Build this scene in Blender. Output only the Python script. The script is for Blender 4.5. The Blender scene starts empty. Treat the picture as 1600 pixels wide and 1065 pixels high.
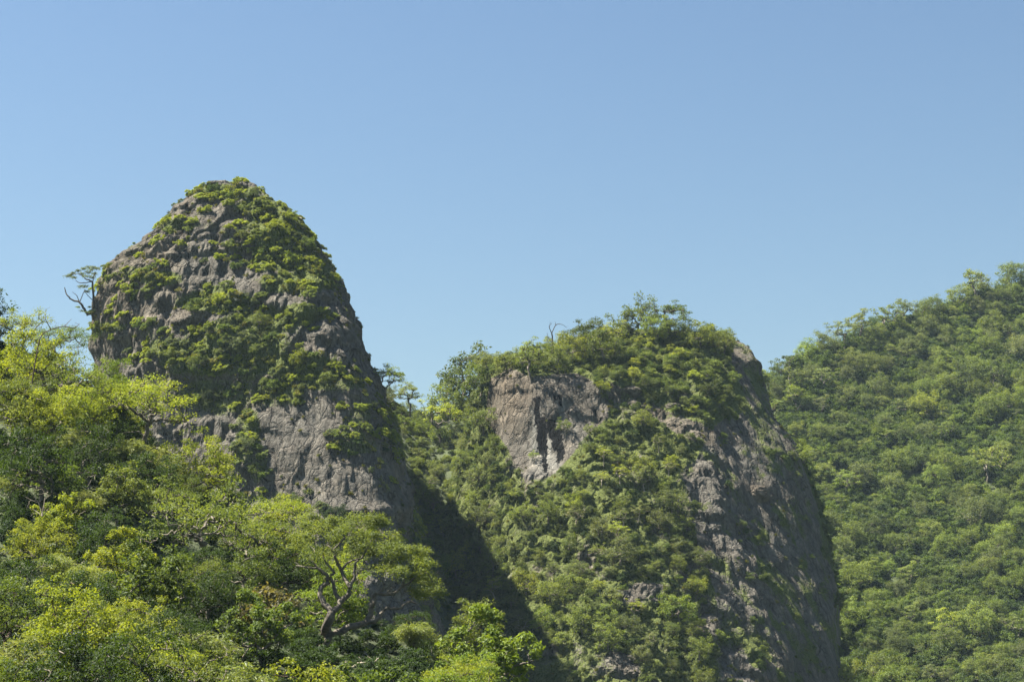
import bpy, math, random
import numpy as np
from mathutils import Vector, Euler, Matrix
from mathutils.bvhtree import BVHTree

S = bpy.context.scene
COL = S.collection
R = math.radians
rng = np.random.default_rng(7)
random.seed(7)

# ------------------------------------------------------------------ camera, sky, sun, exposure
F = 1600 * 70 / 36.0            # focal length in photograph pixels
PITCH = R(11.0)
CZ = 2.0
CP, SP = math.cos(PITCH), math.sin(PITCH)
cam_d = bpy.data.cameras.new('camera')
cam = bpy.data.objects.new('camera', cam_d)
COL.objects.link(cam)
cam_d.lens, cam_d.sensor_width = 70, 36
cam_d.clip_start, cam_d.clip_end = 0.5, 6000
cam.location = (0, 0, CZ)
cam.rotation_euler = (R(90) + PITCH, 0, 0)
S.camera = cam

SUN_EL, SUN_BACK = R(60), R(6)          # from the left, a little behind the peaks
sun_dir = Vector((-math.cos(SUN_EL) * math.cos(SUN_BACK), math.cos(SUN_EL) * math.sin(SUN_BACK), math.sin(SUN_EL)))
W = bpy.data.worlds.new('World')
S.world = W
W.use_nodes = True
wn = W.node_tree.nodes
bg = wn['Background']
sky = wn.new('ShaderNodeTexSky')
sky.sky_type = 'NISHITA'
sky.sun_disc = False
sky.sun_elevation = SUN_EL
sky.sun_rotation = math.atan2(sun_dir.x, sun_dir.y)
sky.altitude = 300
sky.air_density = 1.5
sky.dust_density = 1.0
sky.ozone_density = 3.0
gam = wn.new('ShaderNodeGamma')                 # a deeper, clearer blue over the whole sky
gam.inputs[1].default_value = 1.25
dim = wn.new('ShaderNodeHueSaturation')
dim.inputs['Value'].default_value = 0.385
dim.inputs['Saturation'].default_value = 0.97
W.node_tree.links.new(sky.outputs[0], gam.inputs[0])
W.node_tree.links.new(gam.outputs[0], dim.inputs['Color'])
W.node_tree.links.new(dim.outputs[0], bg.inputs[0])
bg.inputs[1].default_value = 0.05
sun_l = bpy.data.lights.new('sun', 'SUN')
sun_l.energy = 5.0
sun_l.angle = R(0.53)
sun_l.color = (1.0, 0.92, 0.76)
sun_o = bpy.data.objects.new('sun', sun_l)
COL.objects.link(sun_o)
sun_o.rotation_euler = sun_dir.to_track_quat('Z', 'Y').to_euler()
sun_o.location = (-100, 100, 400)
S.view_settings.view_transform = 'Standard'
S.view_settings.look = 'None'
S.view_settings.exposure = 2.15
S.view_settings.gamma = 1
S.view_settings.use_curve_mapping = False
S.render.engine = 'CYCLES'
S.cycles.max_bounces = 6
S.cycles.diffuse_bounces = 3
S.cycles.transmission_bounces = 4
S.cycles.volume_bounces = 0
S.cycles.transparent_max_bounces = 4
S.cycles.use_adaptive_sampling = False
S.cycles.use_denoising = True
S.cycles.denoiser = 'OPENIMAGEDENOISE'
S.cycles.denoising_input_passes = 'RGB_ALBEDO_NORMAL'
S.cycles.denoising_prefilter = 'NONE'


def P(px, py, Y):
    """the point at depth Y seen at photograph pixel (px, py)"""
    px, py, Y = np.broadcast_arrays(*(np.asarray(a, float) for a in (px, py, Y)))
    u, v = (px - 800) / F, (532.5 - py) / F
    k = Y / (CP - v * SP)
    return np.stack([u * k, Y, (SP + v * CP) * k + CZ], -1)


def proj(p):
    p = np.asarray(p, float)
    x, y, z = p[..., 0], p[..., 1], p[..., 2] - CZ
    d = y * CP + z * SP
    return 800 + F * x / d, 532.5 - F * (-y * SP + z * CP) / d, d


# ------------------------------------------------------------------ noise
_perm = np.random.default_rng(3).permutation(256)
_perm = np.concatenate([_perm, _perm, _perm])
_grad = np.random.default_rng(4).normal(size=(256, 3))
_grad /= np.linalg.norm(_grad, axis=1)[:, None]


def perlin(p):
    p = np.asarray(p, float)
    i = np.floor(p).astype(np.int64)
    f = p - i
    w = f * f * f * (f * (f * 6 - 15) + 10)
    i &= 255
    out = 0
    for dx in (0, 1):
        wx = w[..., 0] if dx else 1 - w[..., 0]
        a = _perm[(i[..., 0] + dx) & 255]
        for dy in (0, 1):
            wy = w[..., 1] if dy else 1 - w[..., 1]
            b = _perm[a + ((i[..., 1] + dy) & 255)]
            for dz in (0, 1):
                wz = w[..., 2] if dz else 1 - w[..., 2]
                g = _grad[_perm[b + ((i[..., 2] + dz) & 255)]]
                d = g[..., 0] * (f[..., 0] - dx) + g[..., 1] * (f[..., 1] - dy) + g[..., 2] * (f[..., 2] - dz)
                out = out + wx * wy * wz * d
    return out * 1.5


def fbm(p, octv=4, lac=2.03, gain=0.5):
    p = np.asarray(p, float)
    a, s, out = 1.0, 0.0, 0
    for k in range(octv):
        out = out + a * perlin(p + k * 17.3)
        s += a
        a *= gain
        p = p * lac
    return out / s


def ridged(p, octv=4, gain=0.5):
    p = np.asarray(p, float)
    a, s, out = 1.0, 0.0, 0
    for k in range(octv):
        out = out + a * (1 - 2 * np.abs(perlin(p + k * 9.1)))
        s += a
        a *= gain
        p = p * 2.03
    return out / s


def worley(p, seed=0):
    """nearest and second nearest cell distance and a random value of the nearest cell"""
    p = np.asarray(p, float)
    i = np.floor(p).astype(np.int64)
    f1 = np.full(p.shape[:-1], 9.0)
    f2 = f1.copy()
    val = np.zeros(p.shape[:-1])
    for dx in (-1, 0, 1):
        for dy in (-1, 0, 1):
            for dz in (-1, 0, 1):
                c = i + (dx, dy, dz)
                h = _perm[_perm[_perm[(c[..., 0] + seed) & 255] + (c[..., 1] & 255)] + (c[..., 2] & 255)]
                q = c + 0.5 + 0.42 * _grad[h]
                d = np.sqrt(np.sum((p - q) ** 2, -1))
                near = d < f1
                f2 = np.where(near, f1, np.minimum(f2, d))
                val = np.where(near, h / 255.0, val)
                f1 = np.where(near, d, f1)
    return f1, f2, val


def smooth(a, b, x):
    t = np.clip((x - a) / (b - a), 0, 1)
    return t * t * (3 - 2 * t)


def in_poly(x, y, poly):
    x, y = np.asarray(x, float), np.asarray(y, float)
    c = np.zeros(np.broadcast(x, y).shape, bool)
    n = len(poly)
    for k in range(n):
        (x0, y0), (x1, y1) = poly[k], poly[(k + 1) % n]
        if y0 == y1:
            continue
        c ^= ((y0 > y) != (y1 > y)) & (x < (x1 - x0) * (y - y0) / (y1 - y0) + x0)
    return c


# ------------------------------------------------------------------ meshes
def mesh_np(name, V, Fc, mats=(), mat_idx=None, attrs=None, face_attrs=None, smooth_shade=False):
    """V n x 3; Fc m x 3 or m x 4 faces"""
    me = bpy.data.meshes.new(name)
    V = np.ascontiguousarray(V, np.float32)
    Fc = np.ascontiguousarray(Fc, np.int32)
    k = Fc.shape[1]
    me.vertices.add(len(V))
    me.vertices.foreach_set('co', V.ravel())
    me.loops.add(Fc.size)
    me.loops.foreach_set('vertex_index', Fc.ravel())
    me.polygons.add(len(Fc))
    me.polygons.foreach_set('loop_start', np.arange(0, Fc.size, k, dtype=np.int32))
    try:
        me.polygons.foreach_set('loop_total', np.full(len(Fc), k, np.int32))
    except Exception:
        pass
    for m in mats:
        me.materials.append(m)
    if mat_idx is not None:
        me.polygons.foreach_set('material_index', np.ascontiguousarray(mat_idx, np.int32))
    me.polygons.foreach_set('use_smooth', np.full(len(Fc), smooth_shade, bool))
    for nm, a in (attrs or {}).items():
        me.attributes.new(nm, 'FLOAT', 'POINT').data.foreach_set('value', np.ascontiguousarray(a, np.float32).ravel())
    for nm, a in (face_attrs or {}).items():
        me.attributes.new(nm, 'FLOAT', 'FACE').data.foreach_set('value', np.ascontiguousarray(a, np.float32).ravel())
    me.update(calc_edges=True)
    me.validate()
    return me


def add_obj(name, me, parent=None, **props):
    o = bpy.data.objects.new(name, me)
    COL.objects.link(o)
    if parent is not None:
        o.parent = parent
    for k, v in props.items():
        o[k] = v
    return o


def grid_faces(n, m, wrap=False):
    """n rows of m points"""
    i = np.arange(n - 1)[:, None]
    j = np.arange(m if wrap else m - 1)[None, :]
    j2 = (j + 1) % m
    return np.stack([i * m + j, i * m + j2, (i + 1) * m + j2, (i + 1) * m + j], -1).reshape(-1, 4)


def grid_normals(G, wrap):
    if wrap:
        du = np.roll(G, -1, 1) - np.roll(G, 1, 1)
    else:
        du = np.gradient(G, axis=1)
    dv = np.gradient(G, axis=0)
    n = np.cross(du, dv)
    return n / (np.linalg.norm(n, axis=-1, keepdims=True) + 1e-9)


# ------------------------------------------------------------------ materials
def new_mat(name):
    m = bpy.data.materials.new(name)
    m.use_nodes = True
    nt = m.node_tree
    nt.nodes.clear()
    return m, nt, nt.nodes, nt.links


def N(nt, kind, **kw):
    n = nt.nodes.new(kind)
    for k, v in kw.items():
        if k.startswith('i_'):
            key = k[2:]
            n.inputs[int(key) if key.isdigit() else key].default_value = v
        else:
            setattr(n, k, v)
    return n


def mix_col(nt, fac, a, b, mode='MIX'):
    n = nt.nodes.new('ShaderNodeMix')
    n.data_type = 'RGBA'
    n.blend_type = mode
    for sock, v in ((n.inputs[0], fac), (n.inputs[6], a), (n.inputs[7], b)):
        if isinstance(v, bpy.types.NodeSocket):
            nt.links.new(v, sock)
        elif isinstance(v, (int, float)):
            sock.default_value = v
        else:
            sock.default_value = (*v, 1)
    return n.outputs[2]


def ramp(nt, src, stops):
    n = nt.nodes.new('ShaderNodeValToRGB')
    e = n.color_ramp.elements
    while len(e) < len(stops):
        e.new(0.5)
    for el, (p, c) in zip(e, stops):
        el.position = p
        el.color = (*c, 1) if len(c) == 3 else c
    nt.links.new(src, n.inputs[0])
    return n.outputs[0]


def math_n(nt, op, a, b=0.0, clamp=False):
    n = nt.nodes.new('ShaderNodeMath')
    n.operation = op
    n.use_clamp = clamp
    for sock, v in zip(n.inputs, (a, b)):
        if isinstance(v, bpy.types.NodeSocket):
            nt.links.new(v, sock)
        else:
            sock.default_value = v
    return n.outputs[0]


def leaf_material(name, stuff_cols=None, trans=0.45, gloss=0.014):
    """leaf colour = the object's own colour (or a random pick of stuff_cols), varied leaf by leaf"""
    m, nt, ns, L = new_mat(name)
    oi = N(nt, 'ShaderNodeObjectInfo')
    at = N(nt, 'ShaderNodeAttribute', attribute_name='tint')
    if stuff_cols:
        base = ramp(nt, oi.outputs['Random'], [((i + 0.5) / len(stuff_cols), c) for i, c in enumerate(stuff_cols)])
    else:
        base = oi.outputs['Color']
    hsv = N(nt, 'ShaderNodeHueSaturation')
    L.new(base, hsv.inputs['Color'])
    L.new(math_n(nt, 'ADD', math_n(nt, 'MULTIPLY', at.outputs['Fac'], -0.035), 0.517), hsv.inputs['Hue'])
    L.new(math_n(nt, 'ADD', math_n(nt, 'MULTIPLY', at.outputs['Fac'], 0.8), 0.6), hsv.inputs['Value'])
    dif = N(nt, 'ShaderNodeBsdfDiffuse')
    L.new(hsv.outputs[0], dif.inputs['Color'])
    tr = N(nt, 'ShaderNodeBsdfTranslucent')
    L.new(mix_col(nt, 1.0, hsv.outputs[0], (1.45, 1.37, 0.48), 'MULTIPLY'), tr.inputs['Color'])
    mx = N(nt, 'ShaderNodeMixShader', i_0=trans)
    L.new(dif.outputs[0], mx.inputs[1])
    L.new(tr.outputs[0], mx.inputs[2])
    gl = N(nt, 'ShaderNodeBsdfGlossy', i_Roughness=0.55)
    gl.inputs['Color'].default_value = (0.9, 0.95, 1, 1)
    mg = N(nt, 'ShaderNodeMixShader', i_0=gloss)
    L.new(mx.outputs[0], mg.inputs[1])
    L.new(gl.outputs[0], mg.inputs[2])
    out = N(nt, 'ShaderNodeOutputMaterial')
    L.new(mg.outputs[0], out.inputs[0])
    return m


def bark_material(name):
    m, nt, ns, L = new_mat(name)
    oi = N(nt, 'ShaderNodeObjectInfo')
    tc = N(nt, 'ShaderNodeTexCoord')
    no = N(nt, 'ShaderNodeTexNoise', i_Scale=3.0, i_Detail=6.0)
    L.new(tc.outputs['Object'], no.inputs['Vector'])
    v = ramp(nt, no.outputs['Fac'], [(0.3, (0.45, 0.42, 0.40)), (0.7, (1.35, 1.3, 1.2))])
    c = mix_col(nt, 1.0, oi.outputs['Color'], v, 'MULTIPLY')
    b = N(nt, 'ShaderNodeBsdfPrincipled', i_Roughness=0.9)
    L.new(c, b.inputs['Base Color'])
    bu = N(nt, 'ShaderNodeBump', i_Strength=0.5, i_Distance=0.05)
    L.new(no.outputs['Fac'], bu.inputs['Height'])
    L.new(bu.outputs[0], b.inputs['Normal'])
    out = N(nt, 'ShaderNodeOutputMaterial')
    L.new(b.outputs[0], out.inputs[0])
    return m


def rock_material(name):
    m, nt, ns, L = new_mat(name)
    geo = N(nt, 'ShaderNodeNewGeometry')
    pos = geo.outputs['Position']

    def noise(scale, detail=6, rough=0.6, stretch=None, dist=0.0):
        src = pos
        if stretch:
            mp = N(nt, 'ShaderNodeMapping')
            mp.inputs['Scale'].default_value = stretch
            L.new(pos, mp.inputs['Vector'])
            src = mp.outputs[0]
        n = N(nt, 'ShaderNodeTexNoise', i_Scale=scale, i_Detail=detail, i_Roughness=rough, i_Distortion=dist)
        L.new(src, n.inputs['Vector'])
        return n.outputs['Fac']
    big = noise(0.07, 5, 0.6)
    mid = noise(0.6, 8, 0.7)
    streak = noise(0.55, 5, 0.65, (1, 1, 0.12), 0.4)
    fine = noise(3.0, 6, 0.7)
    c = ramp(nt, mid, [(0.28, (0.066, 0.063, 0.058)), (0.5, (0.104, 0.099, 0.091)), (0.72, (0.146, 0.140, 0.128))])
    c = mix_col(nt, ramp(nt, big, [(0.4, (0, 0, 0)), (0.65, (1, 1, 1))]), c, mix_col(nt, 1.0, c, (1.07, 1.0, 0.95), 'MULTIPLY'))
    c = mix_col(nt, ramp(nt, streak, [(0.30, (0.75, 0.75, 0.75)), (0.47, (0, 0, 0))]), c, (0.045, 0.042, 0.04))
    c = mix_col(nt, ramp(nt, streak, [(0.58, (0, 0, 0)), (0.76, (0.6, 0.6, 0.6))]), c, (0.16, 0.153, 0.14))
    c = mix_col(nt, ramp(nt, fine, [(0.62, (0, 0, 0)), (0.75, (0.6, 0.6, 0.6))]), c, (0.19, 0.185, 0.17))
    c = mix_col(nt, ramp(nt, fine, [(0.25, (0.7, 0.7, 0.7)), (0.40, (0, 0, 0))]), c, (0.035, 0.032, 0.03))
    def joints(scale, stretch, lo, hi):
        mp = N(nt, 'ShaderNodeMapping')
        mp.inputs['Scale'].default_value = stretch
        wv = N(nt, 'ShaderNodeTexNoise', i_Scale=.35, i_Detail=3.0)
        L.new(pos, wv.inputs['Vector'])
        va = N(nt, 'ShaderNodeVectorMath', operation='MULTIPLY_ADD')
        L.new(wv.outputs['Color'], va.inputs[0])
        va.inputs[1].default_value = (2.4, 2.4, 2.4)
        L.new(pos, va.inputs[2])
        L.new(va.outputs[0], mp.inputs['Vector'])
        vo = N(nt, 'ShaderNodeTexVoronoi', feature='DISTANCE_TO_EDGE', i_Scale=scale)
        L.new(mp.outputs[0], vo.inputs['Vector'])
        return ramp(nt, vo.outputs['Distance'], [(lo, (0, 0, 0)), (hi, (1, 1, 1))])
    j1 = joints(.42, (1, 1, .45), 0.0, .07)
    j2 = joints(1.5, (1, 1, .6), 0.0, .10)
    patch = noise(.22, 5, .65)
    c = mix_col(nt, ramp(nt, patch, [(.42, (.55, .55, .55)), (.55, (0, 0, 0))]), c, mix_col(nt, 1.0, c, (.62, .62, .60), 'MULTIPLY'))
    c = mix_col(nt, ramp(nt, patch, [(.55, (0, 0, 0)), (.68, (.7, .7, .7))]), c, mix_col(nt, 1.0, c, (1.5, 1.45, 1.36), 'MULTIPLY'))
    c = mix_col(nt, math_n(nt, 'MULTIPLY', math_n(nt, 'SUBTRACT', 1.0, j1), math_n(nt, 'MULTIPLY', ramp(nt, noise(.16, 3, .5), [(.42, (0, 0, 0)), (.6, (.8, .8, .8))]), 1.0)), c, (.022, .021, .020))
    c = mix_col(nt, math_n(nt, 'MULTIPLY', math_n(nt, 'SUBTRACT', 1.0, j2), .18), c, (.026, .025, .023))
    warm = N(nt, 'ShaderNodeAttribute', attribute_name='warm').outputs['Fac']
    c = mix_col(nt, math_n(nt, 'MULTIPLY', warm, 0.75), c, mix_col(nt, 1.0, c, (1.14, 1.05, 0.92), 'MULTIPLY'))
    moss = N(nt, 'ShaderNodeAttribute', attribute_name='moss').outputs['Fac']
    mn = noise(1.6, 6, 0.75)
    mf = ramp(nt, math_n(nt, 'ADD', math_n(nt, 'MULTIPLY', moss, 1.0), math_n(nt, 'MULTIPLY', math_n(nt, 'SUBTRACT', mn, 0.5), 1.4)), [(0.35, (0, 0, 0)), (0.6, (0.9, 0.9, 0.9))])
    mcol = ramp(nt, noise(2.5, 4), [(0.35, (0.040, 0.058, 0.016)), (0.65, (0.105, 0.125, 0.032))])
    c = mix_col(nt, mf, c, mcol)
    white = N(nt, 'ShaderNodeAttribute', attribute_name='white').outputs['Fac']
    c = mix_col(nt, math_n(nt, 'MULTIPLY', white, ramp(nt, streak, [(0.3, (0.3, 0.3, 0.3)), (0.6, (1, 1, 1))])), c, (0.24, 0.245, 0.235))
    black = N(nt, 'ShaderNodeAttribute', attribute_name='black').outputs['Fac']
    bf = ramp(nt, math_n(nt, 'ADD', black, math_n(nt, 'MULTIPLY', math_n(nt, 'SUBTRACT', noise(1.5, 7, 0.75, (1, 1, 0.22)), 0.5), 2.4)), [(0.50, (0, 0, 0)), (0.62, (1, 1, 1))])
    bf = math_n(nt, 'MULTIPLY', bf, math_n(nt, 'GREATER_THAN', black, .03))
    c = mix_col(nt, bf, c, (0.004, 0.004, 0.005))
    b = N(nt, 'ShaderNodeBsdfPrincipled', i_Roughness=0.92)
    b.inputs['Specular IOR Level'].default_value = 0.06
    L.new(c, b.inputs['Base Color'])
    h = math_n(nt, 'ADD', math_n(nt, 'MULTIPLY', mid, 1.0), math_n(nt, 'ADD', math_n(nt, 'MULTIPLY', fine, 0.35), math_n(nt, 'ADD', math_n(nt, 'MULTIPLY', streak, 0.6), math_n(nt, 'ADD', math_n(nt, 'MULTIPLY', j1, .9), math_n(nt, 'MULTIPLY', j2, .4)))))
    bu = N(nt, 'ShaderNodeBump', i_Strength=0.9, i_Distance=0.36)
    L.new(h, bu.inputs['Height'])
    L.new(bu.outputs[0], b.inputs['Normal'])
    out = N(nt, 'ShaderNodeOutputMaterial')
    L.new(b.outputs[0], out.inputs[0])
    return m


def soil_material(name, a, b_):
    m, nt, ns, L = new_mat(name)
    geo = N(nt, 'ShaderNodeNewGeometry')
    no = N(nt, 'ShaderNodeTexNoise', i_Scale=0.5, i_Detail=8.0, i_Roughness=0.7)
    L.new(geo.outputs['Position'], no.inputs['Vector'])
    c = ramp(nt, no.outputs['Fac'], [(0.3, a), (0.7, b_)])
    b = N(nt, 'ShaderNodeBsdfPrincipled', i_Roughness=0.95)
    L.new(c, b.inputs['Base Color'])
    bu = N(nt, 'ShaderNodeBump', i_Strength=1.0, i_Distance=0.6)
    L.new(no.outputs['Fac'], bu.inputs['Height'])
    L.new(bu.outputs[0], b.inputs['Normal'])
    out = N(nt, 'ShaderNodeOutputMaterial')
    L.new(b.outputs[0], out.inputs[0])
    return m


M_LEAF = leaf_material('leaf')
M_FEATHER = leaf_material('feather_leaf', trans=0.42, gloss=0.03)
M_BARK = bark_material('bark')
M_ROCK = rock_material('rock')
M_SOIL = soil_material('forest_soil', (0.018, 0.028, 0.009), (0.045, 0.062, 0.018))

# ------------------------------------------------------------------ terrain: peaks as lofted rings
def catmull(Q, t, wrap):
    """Q k x ... control rows sampled at float positions t"""
    k = len(Q)
    i = np.floor(t).astype(int)
    f = (t - i).reshape((-1,) + (1,) * (Q.ndim - 1))
    g = (lambda n: Q[n % k]) if wrap else (lambda n: Q[np.clip(n, 0, k - 1)])
    a, b, c, d = g(i - 1), g(i), g(i + 1), g(i + 2)
    return 0.5 * (2 * b + (c - a) * f + (2 * a - 5 * b + 4 * c - d) * f ** 2 + (3 * b - a - 3 * c + d) * f ** 3)


def loft(rings, front, n_lev, n_ang):
    """rings: k levels x m points x 3, top first.  front(m positions) weights how densely an arc is sampled"""
    Q = np.asarray(rings, float)
    k, m, _ = Q.shape
    # level positions spaced by height
    zz = Q[:, :, 2].mean(1)
    d = np.abs(np.diff(zz)) + 1.0
    cum = np.concatenate([[0], np.cumsum(d)])
    tl = np.interp(np.linspace(0, cum[-1], n_lev), cum, np.arange(k))
    tl = np.clip(tl, 0, k - 1 - 1e-6)
    mid = Q[min(k - 1, k // 2 + 1)]
    seg = np.linalg.norm(np.roll(mid, -1, 0) - mid, axis=1) * np.asarray(front)
    cum = np.concatenate([[0], np.cumsum(seg)])
    ta = np.interp(np.linspace(0, cum[-1], n_ang, endpoint=False), cum, np.arange(m + 1))
    G = catmull(Q, tl, False)                       # n_lev x m x 3
    G = np.swapaxes(catmull(np.swapaxes(G, 0, 1), ta, True), 0, 1)
    return G


def rock_detail(G, ledge_h, ledge_a, big=2.2, ledge_ph=0.0, ribs=0.0, soft=1.0):
    n = grid_normals(G, True)
    # normals must point outward
    c = G.mean((0, 1))
    if np.mean(np.sum(n * (G - c), -1)) < 0:
        n = -n
    flat = n.copy()
    flat[..., 2] *= 0.25
    flat /= np.linalg.norm(flat, axis=-1, keepdims=True) + 1e-9
    p = G
    d = big * fbm(p / 17.0, 3)
    # terraces: flat ledges over upright walls
    saw = 0
    for hh, a_, o in ((ledge_h, .8, 0.0), (ledge_h * .63, .45, 50.0), (ledge_h * 1.7, 1.0, 90.0)):
        t = (p[..., 2] + .95 * hh * fbm(p / np.array([18.0, 18.0, 14.0]) + 5 + o, 3) + .5 * hh * perlin(p / 50.0 + o) + .22 * p[..., 0] * math.sin(o + 1)) / hh + ledge_ph
        t = t - np.floor(t)
        w_ = np.where(t < 0.75, 0.5 - t / 0.75, -0.5 + (t - 0.75) / 0.25)
        saw = saw + a_ * w_ * np.clip(0.35 + 2.0 * fbm(p / np.array([20., 20., 12.]) + 31 + o, 2), 0.0, 1.3)
    d = d + saw * ledge_a
    crack = ridged(p * np.array([0.16, 0.16, 0.045]) + 3, 3)
    d = d - 1.3 * np.clip(crack - 0.35, 0, 1) ** 1.0 * 2.0
    wp = p + 1.2 * np.stack([perlin(p / 4.0), perlin(p / 4.0 + 7), perlin(p / 4.0 + 13)], -1)
    for sc_, am, sd in ((np.array([7.0, 7.0, 18.0]), .7, 3), (np.array([2.6, 2.6, 7.0]), .25, 9)):
        f1, f2, v = worley(wp / sc_, sd)
        d = d + am * (v - .5) * smooth(0, .12, f2 - f1) - am * .35 * (1 - smooth(0, .10, f2 - f1))
    d = d + 0.35 * ridged(p / np.array([5.0, 5.0, 11.0]) + 9, 3) + 0.22 * fbm(p / np.array([1.2, 1.2, 2.2]), 3)
    d = d + .7 * fbm(p * np.array([.3, .3, .03]) + 2, 3) + ribs * ridged(p * np.array([.04, .04, .013]) + 8, 3)
    d = (d - .5) * soft
    G2 = G + flat * d[..., None]
    return G2, n, t


def build_rock(name, G, attrs, cap):
    nl, na, _ = G.shape
    V = np.concatenate([G.reshape(-1, 3), cap[None]], 0)
    Fc = grid_faces(nl, na, True)[:, ::-1]
    tip = len(V) - 1
    j = np.arange(na)
    # cap fan as degenerate-free quads is not possible: use tris in a second pass, so make all faces tris
    tri = np.concatenate([Fc[:, [0, 1, 2]], Fc[:, [0, 2, 3]], np.stack([np.full(na, tip), (j + 1) % na, j], 1)[:, ::-1]])
    at = {k: np.concatenate([a.ravel(), [a[0].mean()]]) for k, a in attrs.items()}
    me = mesh_np(name, V, tri, [M_ROCK], attrs=at, smooth_shade=False)
    o = add_obj(name, me, kind='structure')
    return o


# --- the tall peak
LP = [(288, 350, 372), (293, 328, 394), (301, 310, 410), (316, 290, 427), (332, 272, 453), (350, 258, 471), (367, 243, 485),
      (387, 212, 498), (404, 194, 508), (422, 178, 522), (447, 160, 538), (472, 153, 549), (497, 150, 554), (522, 153, 560),
      (547, 156, 568), (572, 160, 582), (597, 162, 594), (622, 164, 606), (660, 166, 618), (700, 168, 627), (750, 170, 636),
      (800, 172, 648), (850, 174, 660), (900, 176, 672), (980, 180, 692), (1080, 184, 712), (1230, 190, 740)]
YL = 480.0
rings = []
NA = 18
for py, l, r in LP:
    ring = []
    base = P(np.array([l, r]), py, YL)
    cx, hw = base[:, 0].mean(), (base[1, 0] - base[0, 0]) / 2
    hd = 0.42 * hw + 9.0 * min(1, hw / 18)
    ztop = P(0, 288, YL)[2]
    hf = 2.0 + .62 * math.sqrt(max(0.0, 20 * (ztop - base[0, 2]))) + .20 * (ztop - base[0, 2])
    hw = max(1.5, hw - .9)
    for a in range(NA):
        th = math.pi + a * 2 * math.pi / NA              # from the left round the front to the right
        c, s = math.cos(th), math.sin(th)
        e = 2 / 4.2
        x = cx + hw * math.copysign(abs(c) ** e, c)
        y = YL + hd * (0.8 + 3.1 * min(1, hw / 30)) * math.copysign(abs(s) ** e, s)  # unseen back drawn out deep to throw shade over the gully
        # buttress corner pushed forward right of the middle, right flank swept back
        u = (x - cx) / (hw + 1e-6)
        if s < 0:
            y = YL + hf * math.copysign(abs(s) ** e, s)
            y += hf * (0.55 * max(0, u - 0.90) - 0.30 * u)
        z = P(0, py, YL)[2]
        ring.append((x, y, z))
    rings.append(ring)
wts = [1.0 if 0 <= a < 9 else 0.35 for a in range(NA)]
GL = loft(rings, wts, 300, 620)
_px, _py, _ = proj(GL)
softL = 0.45 + 0.55 * smooth(.6, 1.3, ((_px - 530) / 130) ** 2 + ((_py - 700) / 115) ** 2)
GL, nL, ledgeL = rock_detail(GL, 9.5, 1.5, 3.0, 0.0, 1.8, softL)

# --- the broad cliff on the other side of the gully: L, five front points, R, two back points per level
RP = [
    (520, [(985, 566), (1005, 557), (1030, 554), (1055, 554), (1080, 557), (1095, 563), (1106, 574), (1070, 602), (1010, 602)]),
    (535, [(915, 570), (950, 557), (1000, 550), (1050, 549), (1100, 551), (1132, 559), (1150, 577), (1090, 617), (980, 617)]),
    (562, [(852, 560), (880, 546), (940, 541), (1020, 541), (1090, 542), (1150, 549), (1175, 562), (1100, 627), (930, 622)]),
    (577, [(778, 547), (800, 529), (850, 525), (930, 531), (1060, 537), (1150, 545), (1184, 567), (1110, 632), (880, 612)]),
    (600, [(760, 549), (786, 524), (850, 519), (935, 521), (1030, 531), (1130, 537), (1191, 566), (1110, 636), (860, 612)]),
    (650, [(750, 551), (781, 522), (850, 515), (940, 516), (1050, 521), (1122, 527), (1206, 555), (1120, 642), (850, 617)]),
    (700, [(740, 549), (776, 519), (850, 512), (945, 508), (1060, 512), (1126, 520), (1241, 551), (1130, 652), (840, 622)]),
    (750, [(722, 546), (770, 513), (850, 505), (950, 499), (1072, 504), (1145, 515), (1262, 550), (1140, 657), (835, 624)]),
    (850, [(700, 541), (760, 503), (850, 489), (970, 484), (1100, 493), (1180, 506), (1290, 546), (1150, 662), (830, 626)]),
    (950, [(690, 536), (760, 490), (860, 473), (990, 469), (1130, 482), (1218, 497), (1307, 539), (1155, 666), (830, 628)]),
    (1065, [(690, 531), (770, 476), (880, 456), (1010, 453), (1160, 469), (1248, 488), (1311, 529), (1160, 670), (830, 630)]),
    (1250, [(690, 521), (780, 458), (890, 437), (1020, 434), (1180, 455), (1264, 476), (1316, 505), (1165, 676), (830, 632)]),
]
rings = []
for py, pts in RP:
    ring = [P(px, py, Y) for px, Y in pts]
    zb = (ring[0][2] + ring[6][2]) / 2
    for k in (7, 8):
        ring[k] = np.array([ring[k][0], ring[k][1], zb])
    rings.append(ring)
GR = loft(rings, [1, 1, 1, 1, 1, 1, 0.5, 0.3, 0.4], 300, 860)
_px, _py, _ = proj(GR)
softR = 0.32 + 0.68 * smooth(.55, 1.25, ((_px - 848) / 96) ** 2 + ((_py - 655) / 92) ** 2)
softR = softR * (1 - .66 * smooth(1060, 1140, _px - .25 * (_py - 650)))
GR, nR, ledgeR = rock_detail(GR, 11.0, 2.0, 2.2, 0.3, 3.2, softR)

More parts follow.
